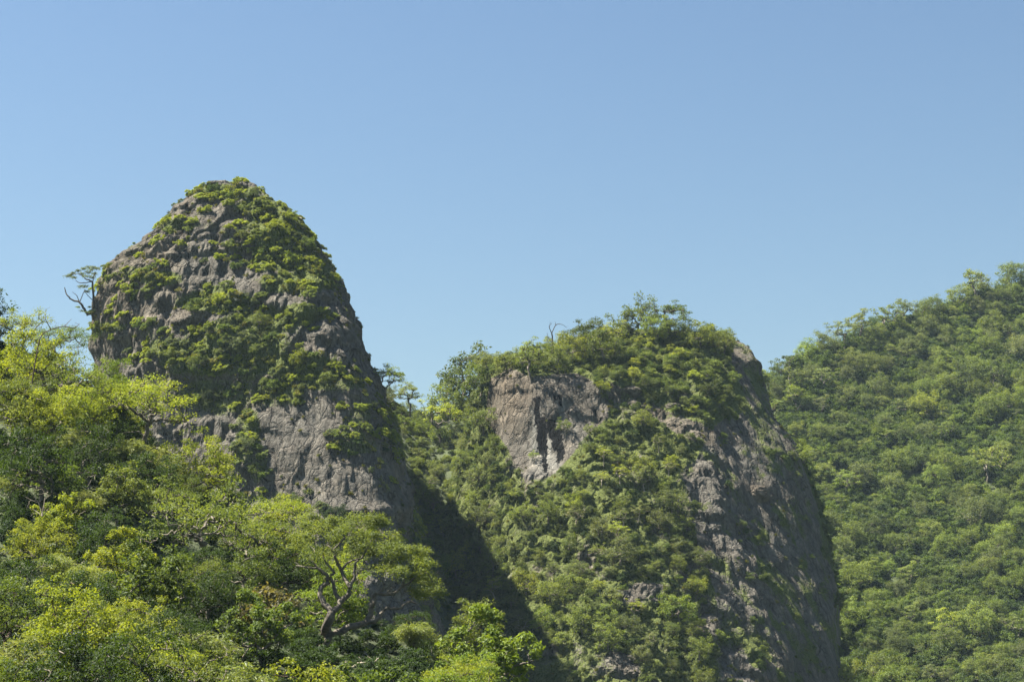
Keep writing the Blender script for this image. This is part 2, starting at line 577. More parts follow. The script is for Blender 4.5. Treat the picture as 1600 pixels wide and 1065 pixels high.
# where plants cover the tall peak (photograph pixels: centre, half sizes, weight)
VEG_L = [(350, 300, 58, 13, 1), (412, 322, 46, 20, 1), (272, 350, 42, 12, .7), (430, 362, 52, 44, 1), (472, 376, 40, 32, 1), (204, 436, 50, 22, .6),
         (252, 434, 40, 12, 1), (452, 410, 74, 14, 1), (345, 470, 66, 20, 1), (462, 442, 64, 16, 1), (496, 430, 34, 20, .9), (420, 500, 74, 26, .9),
         (400, 540, 64, 30, .9), (360, 522, 84, 20, .9), (472, 488, 54, 14, 1), (282, 545, 60, 20, .9), (330, 568, 94, 26, .9), (382, 560, 54, 40, .8),
         (470, 572, 74, 26, 1), (526, 596, 50, 18, .8), (432, 612, 44, 26, .8), (336, 616, 72, 34, .8), (386, 684, 20, 50, .8), (402, 722, 20, 30, .8),
         (556, 690, 40, 22, .6), (440, 785, 70, 18, .6), (165, 512, 34, 10, .9), (380, 400, 34, 26, .5), (320, 390, 30, 22, .35), (250, 400, 50, 20, .3),
         (300, 330, 30, 14, .4), (190, 470, 30, 30, .3), (560, 640, 24, 40, .45), (250, 520, 40, 14, .5), (600, 720, 24, 60, .35), (660, 880, 40, 80, .6),
         (520, 830, 60, 30, .5), (610, 640, 20, 60, .4)]
STAIN = [(765, 592), (800, 574), (830, 590), (900, 582), (932, 600), (952, 650), (905, 690), (868, 740), (822, 752), (790, 695), (758, 655)]
WALL = [(1108, 668), (1150, 600), (1190, 600), (1215, 665), (1250, 710), (1286, 820), (1312, 960), (1316, 1100), (1170, 1100), (1085, 820), (1046, 770), (1090, 715)]
CAPR = [(860, 560), (900, 500), (1095, 500), (1128, 540), (1150, 590), (1176, 640), (1110, 668), (1040, 640), (945, 590), (880, 580)]
EDGE = [(1128, 500), (1150, 590), (1176, 640), (1240, 700), (1300, 700), (1220, 500)]
LEDGE = [(945, 596), (1000, 606), (1050, 640), (1115, 660), (1120, 700), (1060, 680), (1010, 640), (950, 625)]
SPOTS = [(1010, 925, 40, 22), (960, 1040, 44, 28), (1130, 965, 50, 40), (1075, 780, 22, 60), (1125, 780, 22, 40), (1150, 1030, 40, 40), (935, 640, 20, 18), (1110, 860, 40, 40)]


def veg_left(px, py, p):
    n = 0.45 * fbm(p / 5.0 + 40, 3)
    w = np.where((py < 600) & (px < 545), np.clip(.08 + 1.3 * n, 0, .5), 0)
    for cx, cy, rx, ry, a in VEG_L:
        d = ((px - cx) / rx) ** 2 + ((py - cy) / ry) ** 2
        w = np.maximum(w, a * np.clip(1.5 - d + 1.5 * n, 0, 1))
    return w


def veg_right(px, py, p):
    n = fbm(p / 6.0 + 70, 3)
    w = np.clip(0.95 + 0.6 * n, 0, 1)
    e = 14 * n
    w = np.where(in_poly(px + e, py + e, WALL), np.clip(0.05 + 2.2 * (n - 0.10), 0, 0.75), w)
    w = np.where(in_poly(px + e * .4, py + e * .4, LEDGE), 0.08 + 0.6 * n, w)
    w = np.where(in_poly(px + e * .6, py + e * .6, STAIN), np.clip(2.0 * (n - 0.22), 0, .5), w)
    for cx, cy, rx, ry in SPOTS:
        d = ((px - cx) / rx) ** 2 + ((py - cy) / ry) ** 2
        w = w * np.clip(d - 0.25 + 1.2 * n, 0, 1)
    w = np.where(in_poly(px, py, EDGE), np.clip(1.2 * (n - .05), 0, .4), w)
    w = np.where(in_poly(px + e, py + e, CAPR), 1.0, w)
    return w


pxL, pyL, _ = proj(GL)
pxR, pyR, _ = proj(GR)
vegL = veg_left(pxL, pyL, GL)
vegR = veg_right(pxR, pyR, GR)
zero = np.zeros
mossL = np.clip(vegL * 0.75 + 0.5 * fbm(GL / 9.0, 3) + 0.12 * smooth(520, 640, pxL - 0.2 * (pyL - 560)), 0, 1)
mossR = np.clip(vegR * 0.7 + 0.9 * fbm(GR / np.array([9., 9., 16.]), 3) + 0.12, 0, 1)
mossR = mossR + np.where(in_poly(pxR, pyR, WALL), .5 * fbm((GR + np.stack([GR[..., 2] * .5, 0 * GR[..., 2], 0 * GR[..., 2]], -1)) / np.array([6., 6., 34.]) + 4, 3) * 1.6 + .12, 0)
mossR = np.where(in_poly(pxR, pyR, STAIN), mossR * 0.25, mossR)
warmL = np.clip(smooth(330, 170, pxL) * smooth(560, 440, pyL) + 0.3 * fbm(GL / 8., 2), 0, 1)
warmR = np.clip(0.9 * smooth(860, 790, pxR) * smooth(720, 640, pyR) + 0.8 * in_poly(pxR, pyR, LEDGE) + 0.3 * fbm(GR / 8., 2), 0, 1)
# water stains on the rock face: black drips and a pale wash beside them
black = zero(pxR.shape)
wob = 5 * fbm(GR / 3.0, 3)
for cx, w_, y0, y1, a in ((839, 6, 620, 672, 1), (846, 8, 652, 715, 1), (852, 6, 660, 745, .9), (862, 9, 655, 690, 1), (870, 11, 668, 712, 1.1), (875, 9, 690, 728, 1.),
                          (866, 3, 618, 634, .9), (871, 3, 616, 630, .8), (876, 4, 618, 640, 1), (930, 4, 640, 655, .9), (897, 3, 660, 674, .8)):
    q = np.abs(pxR + wob - cx) / w_
    black = np.maximum(black, 1.05 * a * np.clip(1.25 - q, 0, 1) * smooth(y0 - 5, y0 + 3, pyR + wob) * (1 - smooth(y1 - 14, y1 + 4, pyR + 2 * wob)))
white = zero(pxR.shape)
for cx, w_, y0, y1, a in ((856, 22, 670, 742, .6), (838, 9, 630, 720, .5), (880, 6, 615, 660, .35), (905, 20, 640, 700, .15), (842, 16, 700, 750, .5)):
    white = np.maximum(white, a * np.clip(1.3 - np.abs(pxR + wob - cx) / w_, 0, 1) * smooth(y0, y0 + 12, pyR) * (1 - smooth(y1 - 20, y1 + 6, pyR)))
back = grid_normals(GR, True)
frontR = (GR[..., 1] < 560)
black *= frontR
white *= frontR
capL = GL[0].mean(0) + np.array([0, 0, .6])
capR = GR[0].mean(0) + np.array([0, 0, 2.5])
z0 = zero(pxL.shape)
peak = build_rock('rock_peak', GL, dict(moss=mossL, warm=warmL, black=z0, white=z0), capL)
peak['label'] = 'tall domed rock peak with green ledges standing against the sky'
cliff = build_rock('rock_cliff', GR, dict(moss=mossR, warm=warmR, black=black, white=white), capR)
cliff['label'] = 'broad forested rock cliff with black stained face and sheer dark wall'

# ------------------------------------------------------------------ terrain: slopes as height grids
def lin(tab, x):
    # piecewise line with its corners rounded off
    tab = np.asarray(tab, float)
    w = 0.035 * (tab[-1, 0] - tab[0, 0])
    return sum(np.interp(np.asarray(x, float) + k * w, tab[:, 0], tab[:, 1]) for k in (-1, -.5, 0, .5, 1)) / 5


# near hillside: columns of sight lines, each climbing from the valley to its own crest
NPX, NT = 150, 130
gx = np.linspace(-420, 1130, NPX)
gy_s = lin([(-420, 270), (0, 243), (300, 226), (480, 208), (680, 186), (830, 160), (1130, 135)], gx)
sky_py = lin([(-420, 360), (-100, 470), (0, 560), (100, 560), (170, 640), (300, 765), (390, 830), (480, 895), (560, 960), (680, 1030), (760, 1090), (830, 1175), (930, 1330), (1130, 1500)], gx)
tt = np.linspace(-0.1, 1.55, NT)
tb = -0.014
GHf = np.zeros((NT, NPX, 3))
for k, t in enumerate(tt):
    Yb = 96.0
    tan_s = np.array([(P(a, b, 100.)[2] - CZ) / 100. for a, b in zip(gx, sky_py)])
    if t <= 1:
        Y = Yb + (gy_s - Yb) * t
        tan = tb + (tan_s - tb) * max(t, 0) ** 1.15
        z = CZ + Y * tan if t >= 0 else np.full(NPX, -0.2)
    else:
        Y = gy_s + (t - 1) * 150
        z = CZ + gy_s * tan_s - (t - 1) * 150 * (0.15 + (t - 1) * 0.9)
    GHf[k, :, 0] = (gx - 800) / F * Y * 1.012
    GHf[k, :, 1] = Y
    GHf[k, :, 2] = np.maximum(z, -3)
GHf[..., 2] += 1.2 * fbm(np.concatenate([GHf[..., :2] / 14., np.zeros((NT, NPX, 1))], -1), 3)


def slope_obj(name, G, label):
    me = mesh_np(name, G.reshape(-1, 3), grid_faces(G.shape[0], G.shape[1]), [M_SOIL], smooth_shade=True)
    o = add_obj(name, me, kind='structure')
    o['label'] = label
    return o


slope_obj('hillside', GHf, 'near wooded hillside sloping down from the left into the valley')

# gully and saddle between peak and cliff
ys = np.linspace(395, 760, 110)
xs_ = np.linspace(-70, 20, 80)
YY, XX = np.meshgrid(ys, xs_, indexing='ij')
xg = (lin([(395, 790), (450, 760), (540, 700), (610, 655), (760, 640)], YY) - 800) / F * YY * 1.015
zr = lin([(395, -6), (430, -2), (450, 8), (500, 34), (560, 70), (600, 94), (612, 98), (640, 92), (760, 10)], YY)
dx = XX - xg
ZZ = zr + np.where(dx > 0, 0.55, 0.8) * np.sqrt(dx * dx + 9) - 2.4
GS = np.stack([XX, YY, np.minimum(ZZ, zr + 3 + 13 * smooth(440, 540, YY)) - .45 * np.maximum(0, XX + 4) * smooth(520, 470, YY)], -1)
GS[..., 2] += 1.6 * fbm(GS / 12., 3)
slope_obj('gully_slope', GS, 'steep shaded gully climbing to the saddle between the two rock masses')

# far forested hill
NPX2, NT2 = 120, 110
hx = np.linspace(1000, 2150, NPX2)
hs = lin([(1000, 800), (1100, 700), (1190, 630), (1240, 585), (1290, 548), (1350, 528), (1430, 514), (1500, 477), (1600, 446), (1750, 400), (1950, 360), (2150, 350)], hx)
hY = lin([(1000, 800), (1190, 830), (1350, 880), (1600, 930), (2150, 960)], hx)
GH2 = np.zeros((NT2, NPX2, 3))
tan_s = np.array([(P(a, b, 100.)[2] - CZ) / 100. for a, b in zip(hx, hs)])
for k, t in enumerate(np.linspace(-0.12, 1.4, NT2)):
    Yb = lin([(1000, 640), (1300, 640), (2150, 560)], hx)
    if t <= 1:
        Y = Yb + (hY - Yb) * t
        z = CZ + Y * (-0.004 + (tan_s + 0.004) * max(t, 0) ** 0.95)
    else:
        Y = hY + (t - 1) * 260
        z = CZ + hY * tan_s - (t - 1) * 260 * (0.05 + (t - 1) * 1.6)
    GH2[k, :, 0] = (hx - 800) / F * Y * 1.02
    GH2[k, :, 1] = Y
    GH2[k, :, 2] = np.maximum(z, -3)
# ribs and side gullies that run down the hill
q = np.stack([GH2[..., 0] * 0.8 + GH2[..., 1] * 0.35, GH2[..., 1] * 0.18 - GH2[..., 0] * 0.12, GH2[..., 2] * 0.], -1)
GH2[..., 2] += smooth(0, 40, GH2[..., 2]) * (10.0 * fbm(q / 48., 3) + 3.0 * fbm(GH2 / 20., 2))
slope_obj('forest_hill', GH2, 'far forested hill rising behind the sheer cliff')

# the valley floor
n = 60
gxx = np.linspace(-1500, 1500, n)
gv = np.stack([*np.meshgrid(gxx, np.linspace(-700, 2300, n), indexing='xy'), np.zeros((n, n))], -1)
gv[..., 2] = -1.5 + 1.0 * fbm(gv / 90., 2)
slope_obj('ground', gv, 'valley floor below the hills')

# ------------------------------------------------------------------ ray casting against the terrain
def bvh_of(G, wrap, step):
    g = G[::step, ::step]
    f = grid_faces(g.shape[0], g.shape[1], wrap)
    return BVHTree.FromPolygons(g.reshape(-1, 3).tolist(), f.tolist())


BV = dict(peak=bvh_of(GL, True, 3), cliff=bvh_of(GR, True, 3), near=bvh_of(GHf, False, 1), gully=bvh_of(GS, False, 1), far=bvh_of(GH2, False, 1))
ORG = Vector((0, 0, CZ))


def ray(px, py, which=None):
    """first terrain point seen at a pixel: (point, normal, name)"""
    d = Vector(P(px, py, 100.) - np.array([0, 0, CZ])).normalized()
    best = None
    for nm in (which or BV):
        h = BV[nm].ray_cast(ORG, d)
        if h[0] is not None and (best is None or h[3] < best[3]):
            best = (h[0], h[1], nm, h[3])
    return best


def drop(x, y, which):
    best = None
    for nm in which:
        h = BV[nm].ray_cast(Vector((x, y, 600)), Vector((0, 0, -1)))
        if h[0] is not None and (best is None or h[0].z > best[0].z):
            best = h
    return best


# ------------------------------------------------------------------ plants: prototype meshes
def unit(v):
    return v / (np.linalg.norm(v, axis=-1, keepdims=True) + 1e-9)


def leaves(c, nrm, along, ln, wd, fold=0.12):
    """two-triangle folded leaves: centres, normals, length directions"""
    t = unit(along - nrm * np.sum(along * nrm, -1, keepdims=True))
    b = np.cross(nrm, t)
    ln, wd = ln[:, None], wd[:, None]
    v = np.stack([c - t * ln * .5, c + b * wd * .5 + nrm * wd * fold - t * ln * .06, c + t * ln * .5 - nrm * ln * .10, c - b * wd * .5 + nrm * wd * fold - t * ln * .06], 1)
    k = np.arange(len(c))[:, None] * 4
    f = np.concatenate([k + [0, 2, 1], k + [0, 3, 2]], 1).reshape(-1, 3)
    return v.reshape(-1, 3), f


class Tubes:
    def __init__(self):
        self.v, self.f, self.n = [], [], 0

    def add(self, pts, rad, sides=5):
        pts = np.asarray(pts, float)
        rad = np.asarray(rad, float)
        m = len(pts)
        t = unit(np.gradient(pts, axis=0))
        ref = np.array([0.31, 0.95, 0.05]) if abs(t[0, 2]) > .8 else np.array([0, 0, 1.])
        a = unit(np.cross(t, ref))
        b = np.cross(t, a)
        th = np.arange(sides) * 2 * math.pi / sides
        ring = pts[:, None] + rad[:, None, None] * (np.cos(th)[None, :, None] * a[:, None] + np.sin(th)[None, :, None] * b[:, None])
        self.v.append(ring.reshape(-1, 3))
        self.f.append(grid_faces(m, sides, True) + self.n)
        self.n += m * sides

    def mesh(self, name):
        return mesh_np(name, np.concatenate(self.v), np.concatenate(self.f), [M_BARK], smooth_shade=True)


def bend(a, b, r, k=4, amt=0.08):
    """a crooked line from a to b"""
    t = np.linspace(0, 1, k + 1)[:, None]
    p = a + (b - a) * t
    L_ = np.linalg.norm(b - a)
    j = r.normal(size=(k + 1, 3)) * amt * L_ * np.sin(t * math.pi)
    p = p + j
    p[:, 2] += 0.08 * L_ * np.sin(t[:, 0] * math.pi)
    return p


def skeleton(tips, fork, r, trunk_r, crook=0.09, lean=(0, 0)):
    """a trunk up to the fork, then limbs joined to the tips; returns Tubes"""
    T = Tubes()
    nodes = [np.array([0, 0, -0.6]), np.array([lean[0], lean[1], fork])]
    par = [-1, 0]
    order = np.argsort(np.linalg.norm(tips - nodes[1], axis=1))
    for k in order:
        p = tips[k]
        cand = np.array(nodes[1:])
        d = np.linalg.norm(cand - p, axis=1) + 0.35 * np.maximum(0, cand[:, 2] - p[2]) * 3
        q = int(np.argmin(d)) + 1
        a = nodes[q]
        if np.linalg.norm(p - a) > 1.6:                # put a joint on the way so that limbs branch
            mid = a + (p - a) * 0.5 + np.array([0, 0, 0.06 * np.linalg.norm(p - a)]) + r.normal(size=3) * 0.15
            nodes.append(mid)
            par.append(q)
            q = len(nodes) - 1
        nodes.append(p)
        par.append(q)
    load = np.zeros(len(nodes))
    for k in range(len(nodes) - 1, 0, -1):
        load[k] += 1
        load[par[k]] += load[k]
    rad = trunk_r * (load / load[0]) ** 0.45
    for k in range(1, len(nodes)):
        a, b = nodes[par[k]], nodes[k]
        kk = 6 if k == 1 else 4
        pts = bend(a, b, r, kk, crook if k > 1 else 0.03)
        r0, r1 = (min(rad[par[k]], rad[k] * 1.25), rad[k] * 0.85)
        rr = np.linspace(r0, r1, kk + 1)
        if k == 1:
            rr[0] *= 1.5
        T.add(pts, rr, 6 if k == 1 else 4)
    return T


def clump_leaves(C, rc, flat, per, size, r, aspect=0.5, up=0.6, jit=0.5, droop=0.25, shell=2.2):
    n = len(C)
    idx = np.repeat(np.arange(n), per)
    d = unit(r.normal(size=(len(idx), 3)))
    d[:, 2] = np.where(r.random(len(d)) < 0.7, np.abs(d[:, 2]), d[:, 2])
    rad = r.random(len(d)) ** (1 / shell)
    rcv = rc[idx] if np.ndim(rc) else np.full(len(idx), rc)
    off = d * (rad * rcv)[:, None]
    off[:, 2] *= flat
    # ragged outline: clumps are not spheres
    off *= (1 + 0.35 * perlin(d * 2.0 + C[idx] * 3.1))[:, None]
    c = C[idx] + off
    nr = unit(np.array([0, 0, up]) + 0.55 * d + jit * r.normal(size=d.shape))
    al = unit(d * np.array([1, 1, .4]) + np.array([0, 0, -droop]) + .5 * r.normal(size=d.shape))
    ln = size * (0.65 + 0.7 * r.random(len(idx)))
    v, f = leaves(c, nr, al, ln, ln * aspect)
    ct = r.random(n)
    tint = np.clip(0.5 * ct[idx] + 0.5 * r.random(len(idx)), 0, 1)
    return v, f, np.repeat(tint, 2)


def crown_points(n, r, rad, zc, hz, low=-0.35, inner=0.25, lobes=0.3, seed=0.0):
    """clump centres over an uneven dome"""
    k = np.arange(n * 3)
    z = 1 - (1 - low) * (k + .5) / (n * 3)
    ph = k * 2.399963
    s = np.sqrt(np.maximum(0, 1 - z * z))
    d = np.stack([s * np.cos(ph), s * np.sin(ph), z], -1)
    d = unit(d + r.normal(size=d.shape) * 0.12)
    lob = 1 + lobes * perlin(d * 1.7 + seed) * 1.6
    d = d[lob > 1 - lobes * .75]
    lob = lob[lob > 1 - lobes * .75]
    pick = r.permutation(len(d))[:n]
    d, lob = d[pick], lob[pick]
    rr = np.where(r.random(len(d)) < inner, 0.45 + 0.4 * r.random(len(d)), 0.82 + 0.2 * r.random(len(d))) * lob
    p = d * rr[:, None] * np.array([rad, rad, hz])
    p[:, 2] += zc
    return p


def build_round(name, seed, rad=4.0, h=8.0, hz=3.0, n=46, rc=1.15, flat=.6, per=75, size=.30, aspect=.5, mat=None, lobes=.35, low=-.35, trunk_r=.24, up=.6, crook=.09, droop=.25, jit=.5, inner=.25):
    r = np.random.default_rng(seed)
    tips = crown_points(n, r, rad - rc * .5, h - hz, hz - rc * flat * .5, low, inner, lobes, seed * 3.7)
    T = skeleton(tips - np.array([0, 0, rc * flat * .4]), h * .34, r, trunk_r, crook, (r.normal() * .4, r.normal() * .4))
    v, f, tn = clump_leaves(tips, rc * (0.7 + .6 * r.random(len(tips))), flat, per, size, r, aspect, up, jit, droop)
    return dict(trunk=T.mesh(name + '_trunk'), crown=mesh_np(name + '_crown', v, f, [mat or M_LEAF], face_attrs=dict(tint=tn)), rad=rad, h=h, cz=h - hz * .75, hz=hz)


def build_umbrella(name, seed, rad=4.4, h=7.0, n=52, rc=1.2, per=120, size=.2):
    r = np.random.default_rng(seed)
    k = np.arange(n)
    rr = rad * np.sqrt((k + .5) / n) * (0.85 + .25 * r.random(n))
    ph = k * 2.399963 + r.normal(size=n) * .2
    z = h - 0.35 - 1.9 * (rr / rad) ** 2 - 2.2 * (r.random(n) < .5) * r.random(n) + .3 * r.normal(size=n)
    tips = np.stack([rr * np.cos(ph), rr * np.sin(ph), z], -1)
    T = skeleton(tips - [0, 0, .2], h * .3, r, .22, .08, (.3, .2))
    v, f, tn = clump_leaves(tips, rc * (0.7 + .6 * r.random(n)), .42, per, size, r, .45, .8, .45, .2, 2.0)
    return dict(trunk=T.mesh(name + '_trunk'), crown=mesh_np(name + '_crown', v, f, [M_LEAF], face_attrs=dict(tint=tn)), rad=rad, h=h, cz=h - 1.3, hz=1.6)


def build_bamboo(name, seed, rad=2.8, h=6.0, n=34, per=130, size=.46):
    r = np.random.default_rng(seed)
    T = Tubes()
    C, D, tints = [], [], []
    for k in range(n):
        ph = r.random() * 2 * math.pi
        out = rad * (0.25 + .75 * r.random() ** .7)
        hh = h * (0.65 + .4 * r.random()) * (1 - .25 * out / rad)
        t = np.linspace(0, 1, 9)
        x = out * (0.15 * t + .85 * t ** 2.6)
        z = hh * (1 - (1 - t) ** 1.7) - 0.9 * t ** 5
        b = np.stack([x * math.cos(ph) + .3 * math.cos(ph * 3), x * math.sin(ph) + .3 * math.sin(ph * 3), z - .3 * (1 - t)], -1)
        T.add(b, np.linspace(.045, .012, 9), 4)
        s = .35 + .65 * r.random(per) ** .8
        p = np.stack([np.interp(s, t, b[:, i]) for i in range(3)], -1)
        sp = 0.18 + .38 * np.sin(s * math.pi)
        p = p + r.normal(size=p.shape) * sp[:, None] * np.array([1, 1, .6])
        dr = np.stack([np.full(per, math.cos(ph)), np.full(per, math.sin(ph)), np.full(per, -.35)], -1)
        dr = unit(dr + .6 * r.normal(size=dr.shape))
        C.append(p)
        D.append(dr)
        tints.append(np.clip(.5 * r.random() + .5 * r.random(per), 0, 1))
    C, D, tints = np.concatenate(C), np.concatenate(D), np.concatenate(tints)
    nr = unit(np.array([0, 0, .8]) + .5 * r.normal(size=C.shape))
    ln = size * (.6 + .8 * r.random(len(C)))
    v, f = leaves(C, nr, D, ln, ln * .15, .05)
    return dict(trunk=T.mesh(name + '_culm'), crown=mesh_np(name + '_crown', v, f, [M_FEATHER], face_attrs=dict(tint=np.repeat(tints, 2))), rad=rad, h=h, cz=h * .65, hz=h * .38)


def build_rosette(name, seed, rad=1.2, hz=.8, n=26, per=9, size=.42, aspect=.36, loose=40):
    """low shrub of leaf rosettes, one mesh with stems"""
    r = np.random.default_rng(seed)
    d = unit(r.normal(size=(n, 3)))
    d[:, 2] = np.abs(d[:, 2])
    c = d * np.array([rad, rad, hz]) * (0.55 + .5 * r.random(n))[:, None] * (1 + .4 * perlin(d * 1.5 + seed))[:, None]
    T = Tubes()
    for p in c:
        T.add(bend(np.array([0, 0, -.25]), p, r, 3, .1), [.035, .03, .022, .015], 3)
    idx = np.repeat(np.arange(n), per)
    out = unit(r.normal(size=(len(idx), 3)) + .5 * d[idx] + [0, 0, .25])
    p = c[idx] + out * size * .45
    nr = unit(np.array([0, 0, 1.0]) + .35 * r.normal(size=p.shape))
    ln = size * (.7 + .6 * r.random(len(idx)))
    v, f = leaves(p, nr, out, ln, ln * aspect)
    tint = np.clip(.55 * r.random(n)[idx] + .45 * r.random(len(idx)), 0, 1)
    v2, f2, t2 = clump_leaves(c, np.full(n, .32), .7, max(2, loose), size * .55, r, .5)
    V = np.concatenate([v, v2])
    Fc = np.concatenate([f, f2 + len(v)])
    tv, tf = np.concatenate(T.v), np.concatenate(T.f)
    tf = np.concatenate([tf[:, :3], tf[:, [0, 2, 3]]]) + len(V)
    mi = np.concatenate([np.zeros(len(Fc), int), np.ones(len(tf), int)])
    tn = np.concatenate([np.repeat(tint, 2), t2, np.full(len(tf), .5)])
    me = mesh_np(name, np.concatenate([V, tv]), np.concatenate([Fc, tf]), [M_LEAF, M_BARK], mi, face_attrs=dict(tint=tn))
    return dict(mesh=me, rad=rad, h=hz, cz=hz * .5, hz=hz * .6)


def build_tuft(name, seed, n=60, h=.7):
    r = np.random.default_rng(seed)
    ph = r.random(n) * 2 * math.pi
    lean = .15 + .7 * r.random(n)
    al = unit(np.stack([np.cos(ph) * lean, np.sin(ph) * lean, np.ones(n)], -1))
    ln = h * (.6 + .7 * r.random(n))
    c = al * ln[:, None] * .45 + r.normal(size=(n, 3)) * [.15, .15, .02]
    nr = unit(np.stack([-np.sin(ph), np.cos(ph), .3 * np.ones(n)], -1) + .3 * r.normal(size=(n, 3)))
    v, f = leaves(c, nr, al, ln, ln * .10)
    return dict(mesh=mesh_np(name, v, f, [M_LEAF], face_attrs=dict(tint=np.repeat(r.random(n), 2))), rad=.5, h=h, cz=h * .4, hz=h * .5)


PROTO = {}
# near hillside
for k in range(4):
    PROTO[f'round{k}'] = build_round(f'near_round_{k}', 11 + k, rad=3.7 + .25 * k, h=7.0 + .4 * k, hz=3.6, n=78, rc=.95, flat=.8, per=100, size=.25, lobes=.65, low=-.6, up=.45)
for k in range(2):
    PROTO[f'airy{k}'] = build_round(f'near_airy_{k}', 31 + k, rad=4.4, h=7.2, hz=3.0, n=62, rc=.95, flat=.8, per=70, size=.21, lobes=.6, trunk_r=.22, crook=.16, up=.4, jit=.8)
    PROTO[f'umbrella{k}'] = build_umbrella(f'near_umbrella_{k}', 41 + k)
for k in range(3):
    PROTO[f'bamboo{k}'] = build_bamboo(f'near_bamboo_{k}', 51 + k, rad=2.6 + .3 * k)
    PROTO[f'bigleaf{k}'] = build_round(f'near_bigleaf_{k}', 61 + k, rad=3.3, h=7.0, hz=3.4, n=54, rc=.75, flat=.95, per=90, size=.31, aspect=.55, lobes=.6, up=.6, droop=.1, trunk_r=.2)
# cliff, gully
for k in range(4):
    PROTO[f'mid{k}'] = build_round(f'mid_round_{k}', 81 + k, rad=3.4 + .2 * k, h=6.4, hz=3.5, n=60, rc=1.05, flat=.8, per=58, size=.36, lobes=.6, low=-.75, up=.45)
for k in range(2):
    PROTO[f'midairy{k}'] = build_round(f'mid_airy_{k}', 91 + k, rad=3.2, h=8.0, hz=2.8, n=36, rc=.95, flat=.5, per=50, size=.34, lobes=.6, crook=.14, inner=.1)
for k in range(3):
    PROTO[f'bush{k}'] = build_round(f'mid_bush_{k}', 101 + k, rad=2.2, h=2.9, hz=2.0, n=36, rc=.7, flat=.8, per=52, size=.32, lobes=.6, low=-.3, up=.45, trunk_r=.09)
# far hill
for k in range(6):
    PROTO[f'far{k}'] = build_round(f'far_round_{k}', 121 + k, rad=4.5 + .2 * (k % 3), h=9.0, hz=4.8 - .4 * (k % 2), n=96, rc=1.2, flat=.9, per=64, size=.38, lobes=.42, low=-.7, up=.45, trunk_r=.26)
for k in range(2):
    PROTO[f'farairy{k}'] = build_round(f'far_airy_{k}', 141 + k, rad=4.6, h=11.5, hz=3.8, n=30, rc=1.35, flat=.45, per=52, size=.5, lobes=.6, crook=.13, inner=.1, trunk_r=.3)
for k in range(4):
    PROTO[f'shrub{k}'] = build_rosette(f'ledge_shrub_{k}', 161 + k, rad=1.1 + .15 * k, hz=.75 + .1 * (k % 2), n=24 + 2 * k)
for k in range(2):
    PROTO[f'agave{k}'] = build_rosette(f'rosette_{k}', 171 + k, rad=.45, hz=.4, n=4, per=16, size=.75, aspect=.22, loose=2)
    PROTO[f'tuft{k}'] = build_tuft(f'grass_tuft_{k}', 181 + k)

COLS = {
    'yellow-green': (.170, .210, .026), 'bright green': (.108, .158, .024), 'olive green': (.105, .138, .034), 'dark green': (.030, .054, .011),
    'pale green': (.165, .200, .065), 'mid-green': (.078, .115, .024), 'brownish olive': (.095, .088, .040), 'grey-green': (.085, .110, .050),
}
BARK = {'grey': (.11, .10, .088), 'brown': (.075, .055, .042), 'pale': (.26, .235, .20), 'dark': (.06, .05, .042)}
THINGS = []          # everything that gets a label at the end
VIEW = (-30, 1630, 240, 1095)


def put_tree(name, proto, loc, scale, rot, col, bark='grey', tilt=(0, 0), sxy=1.0, **info):
    pr = PROTO[proto]
    r_ = bpy.data.objects.new(name, None)
    r_.empty_display_size = .5
    COL.objects.link(r_)
    r_.location = loc
    r_.rotation_euler = (tilt[0], tilt[1], rot)
    r_.scale = (scale * sxy, scale * sxy, scale)
    t = add_obj('culm' if 'bamboo' in proto else 'trunk', pr['trunk'], r_)
    t.color = (*BARK[bark], 1)
    c = add_obj('crown', pr['crown'], r_)
    j = 1 + (.12 if info['c']['region'] == 'near' else .45) * (random.random() - .5)
    cc = COLS[col]
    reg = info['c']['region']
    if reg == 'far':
        cc = tuple(.62 * 1.25 * a + .38 * b_ for a, b_ in zip(cc, (.125, .150, .062)))  # haze painted in: far crowns blended toward a pale grey-green
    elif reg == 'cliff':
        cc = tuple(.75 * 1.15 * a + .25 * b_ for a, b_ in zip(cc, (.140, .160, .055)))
    c.color = (cc[0] * j, cc[1] * (1 + .08 * (random.random() - .5)) * j, cc[2] * j, 1)
    THINGS.append(dict(o=r_, col=col, **info))
    return r_


def put_plant(name, proto, loc, scale, quat, col, **info):
    o = add_obj(name, PROTO[proto]['mesh'])
    o.location = loc
    o.rotation_mode = 'QUATERNION'
    o.rotation_quaternion = quat
    o.scale = (scale,) * 3
    j = 1 + .2 * (random.random() - .5)
    o.color = (*(v * j * 1.2 for v in COLS[col]), 1)
    THINGS.append(dict(o=o, col=col, **info))
    return o


# ------------------------------------------------------------------ where plants stand
CAND = []            # dicts: name, proto, loc, scale, rot, col, ...


def cand(name, proto, loc, scale, col, region, bark='grey', sxy=1.0, keep=False, tilt=None, label=None):
    pr = PROTO[proto]
    loc = np.asarray(loc, float)
    CAND.append(dict(name=name, proto=proto, loc=loc, scale=scale, col=col, region=region, bark=bark, sxy=sxy, keep=keep, label=label, tilt=tilt,
                     c=loc + np.array([0, 0, pr['cz'] * scale]), r=pr['rad'] * scale * sxy, rz=pr['hz'] * scale))


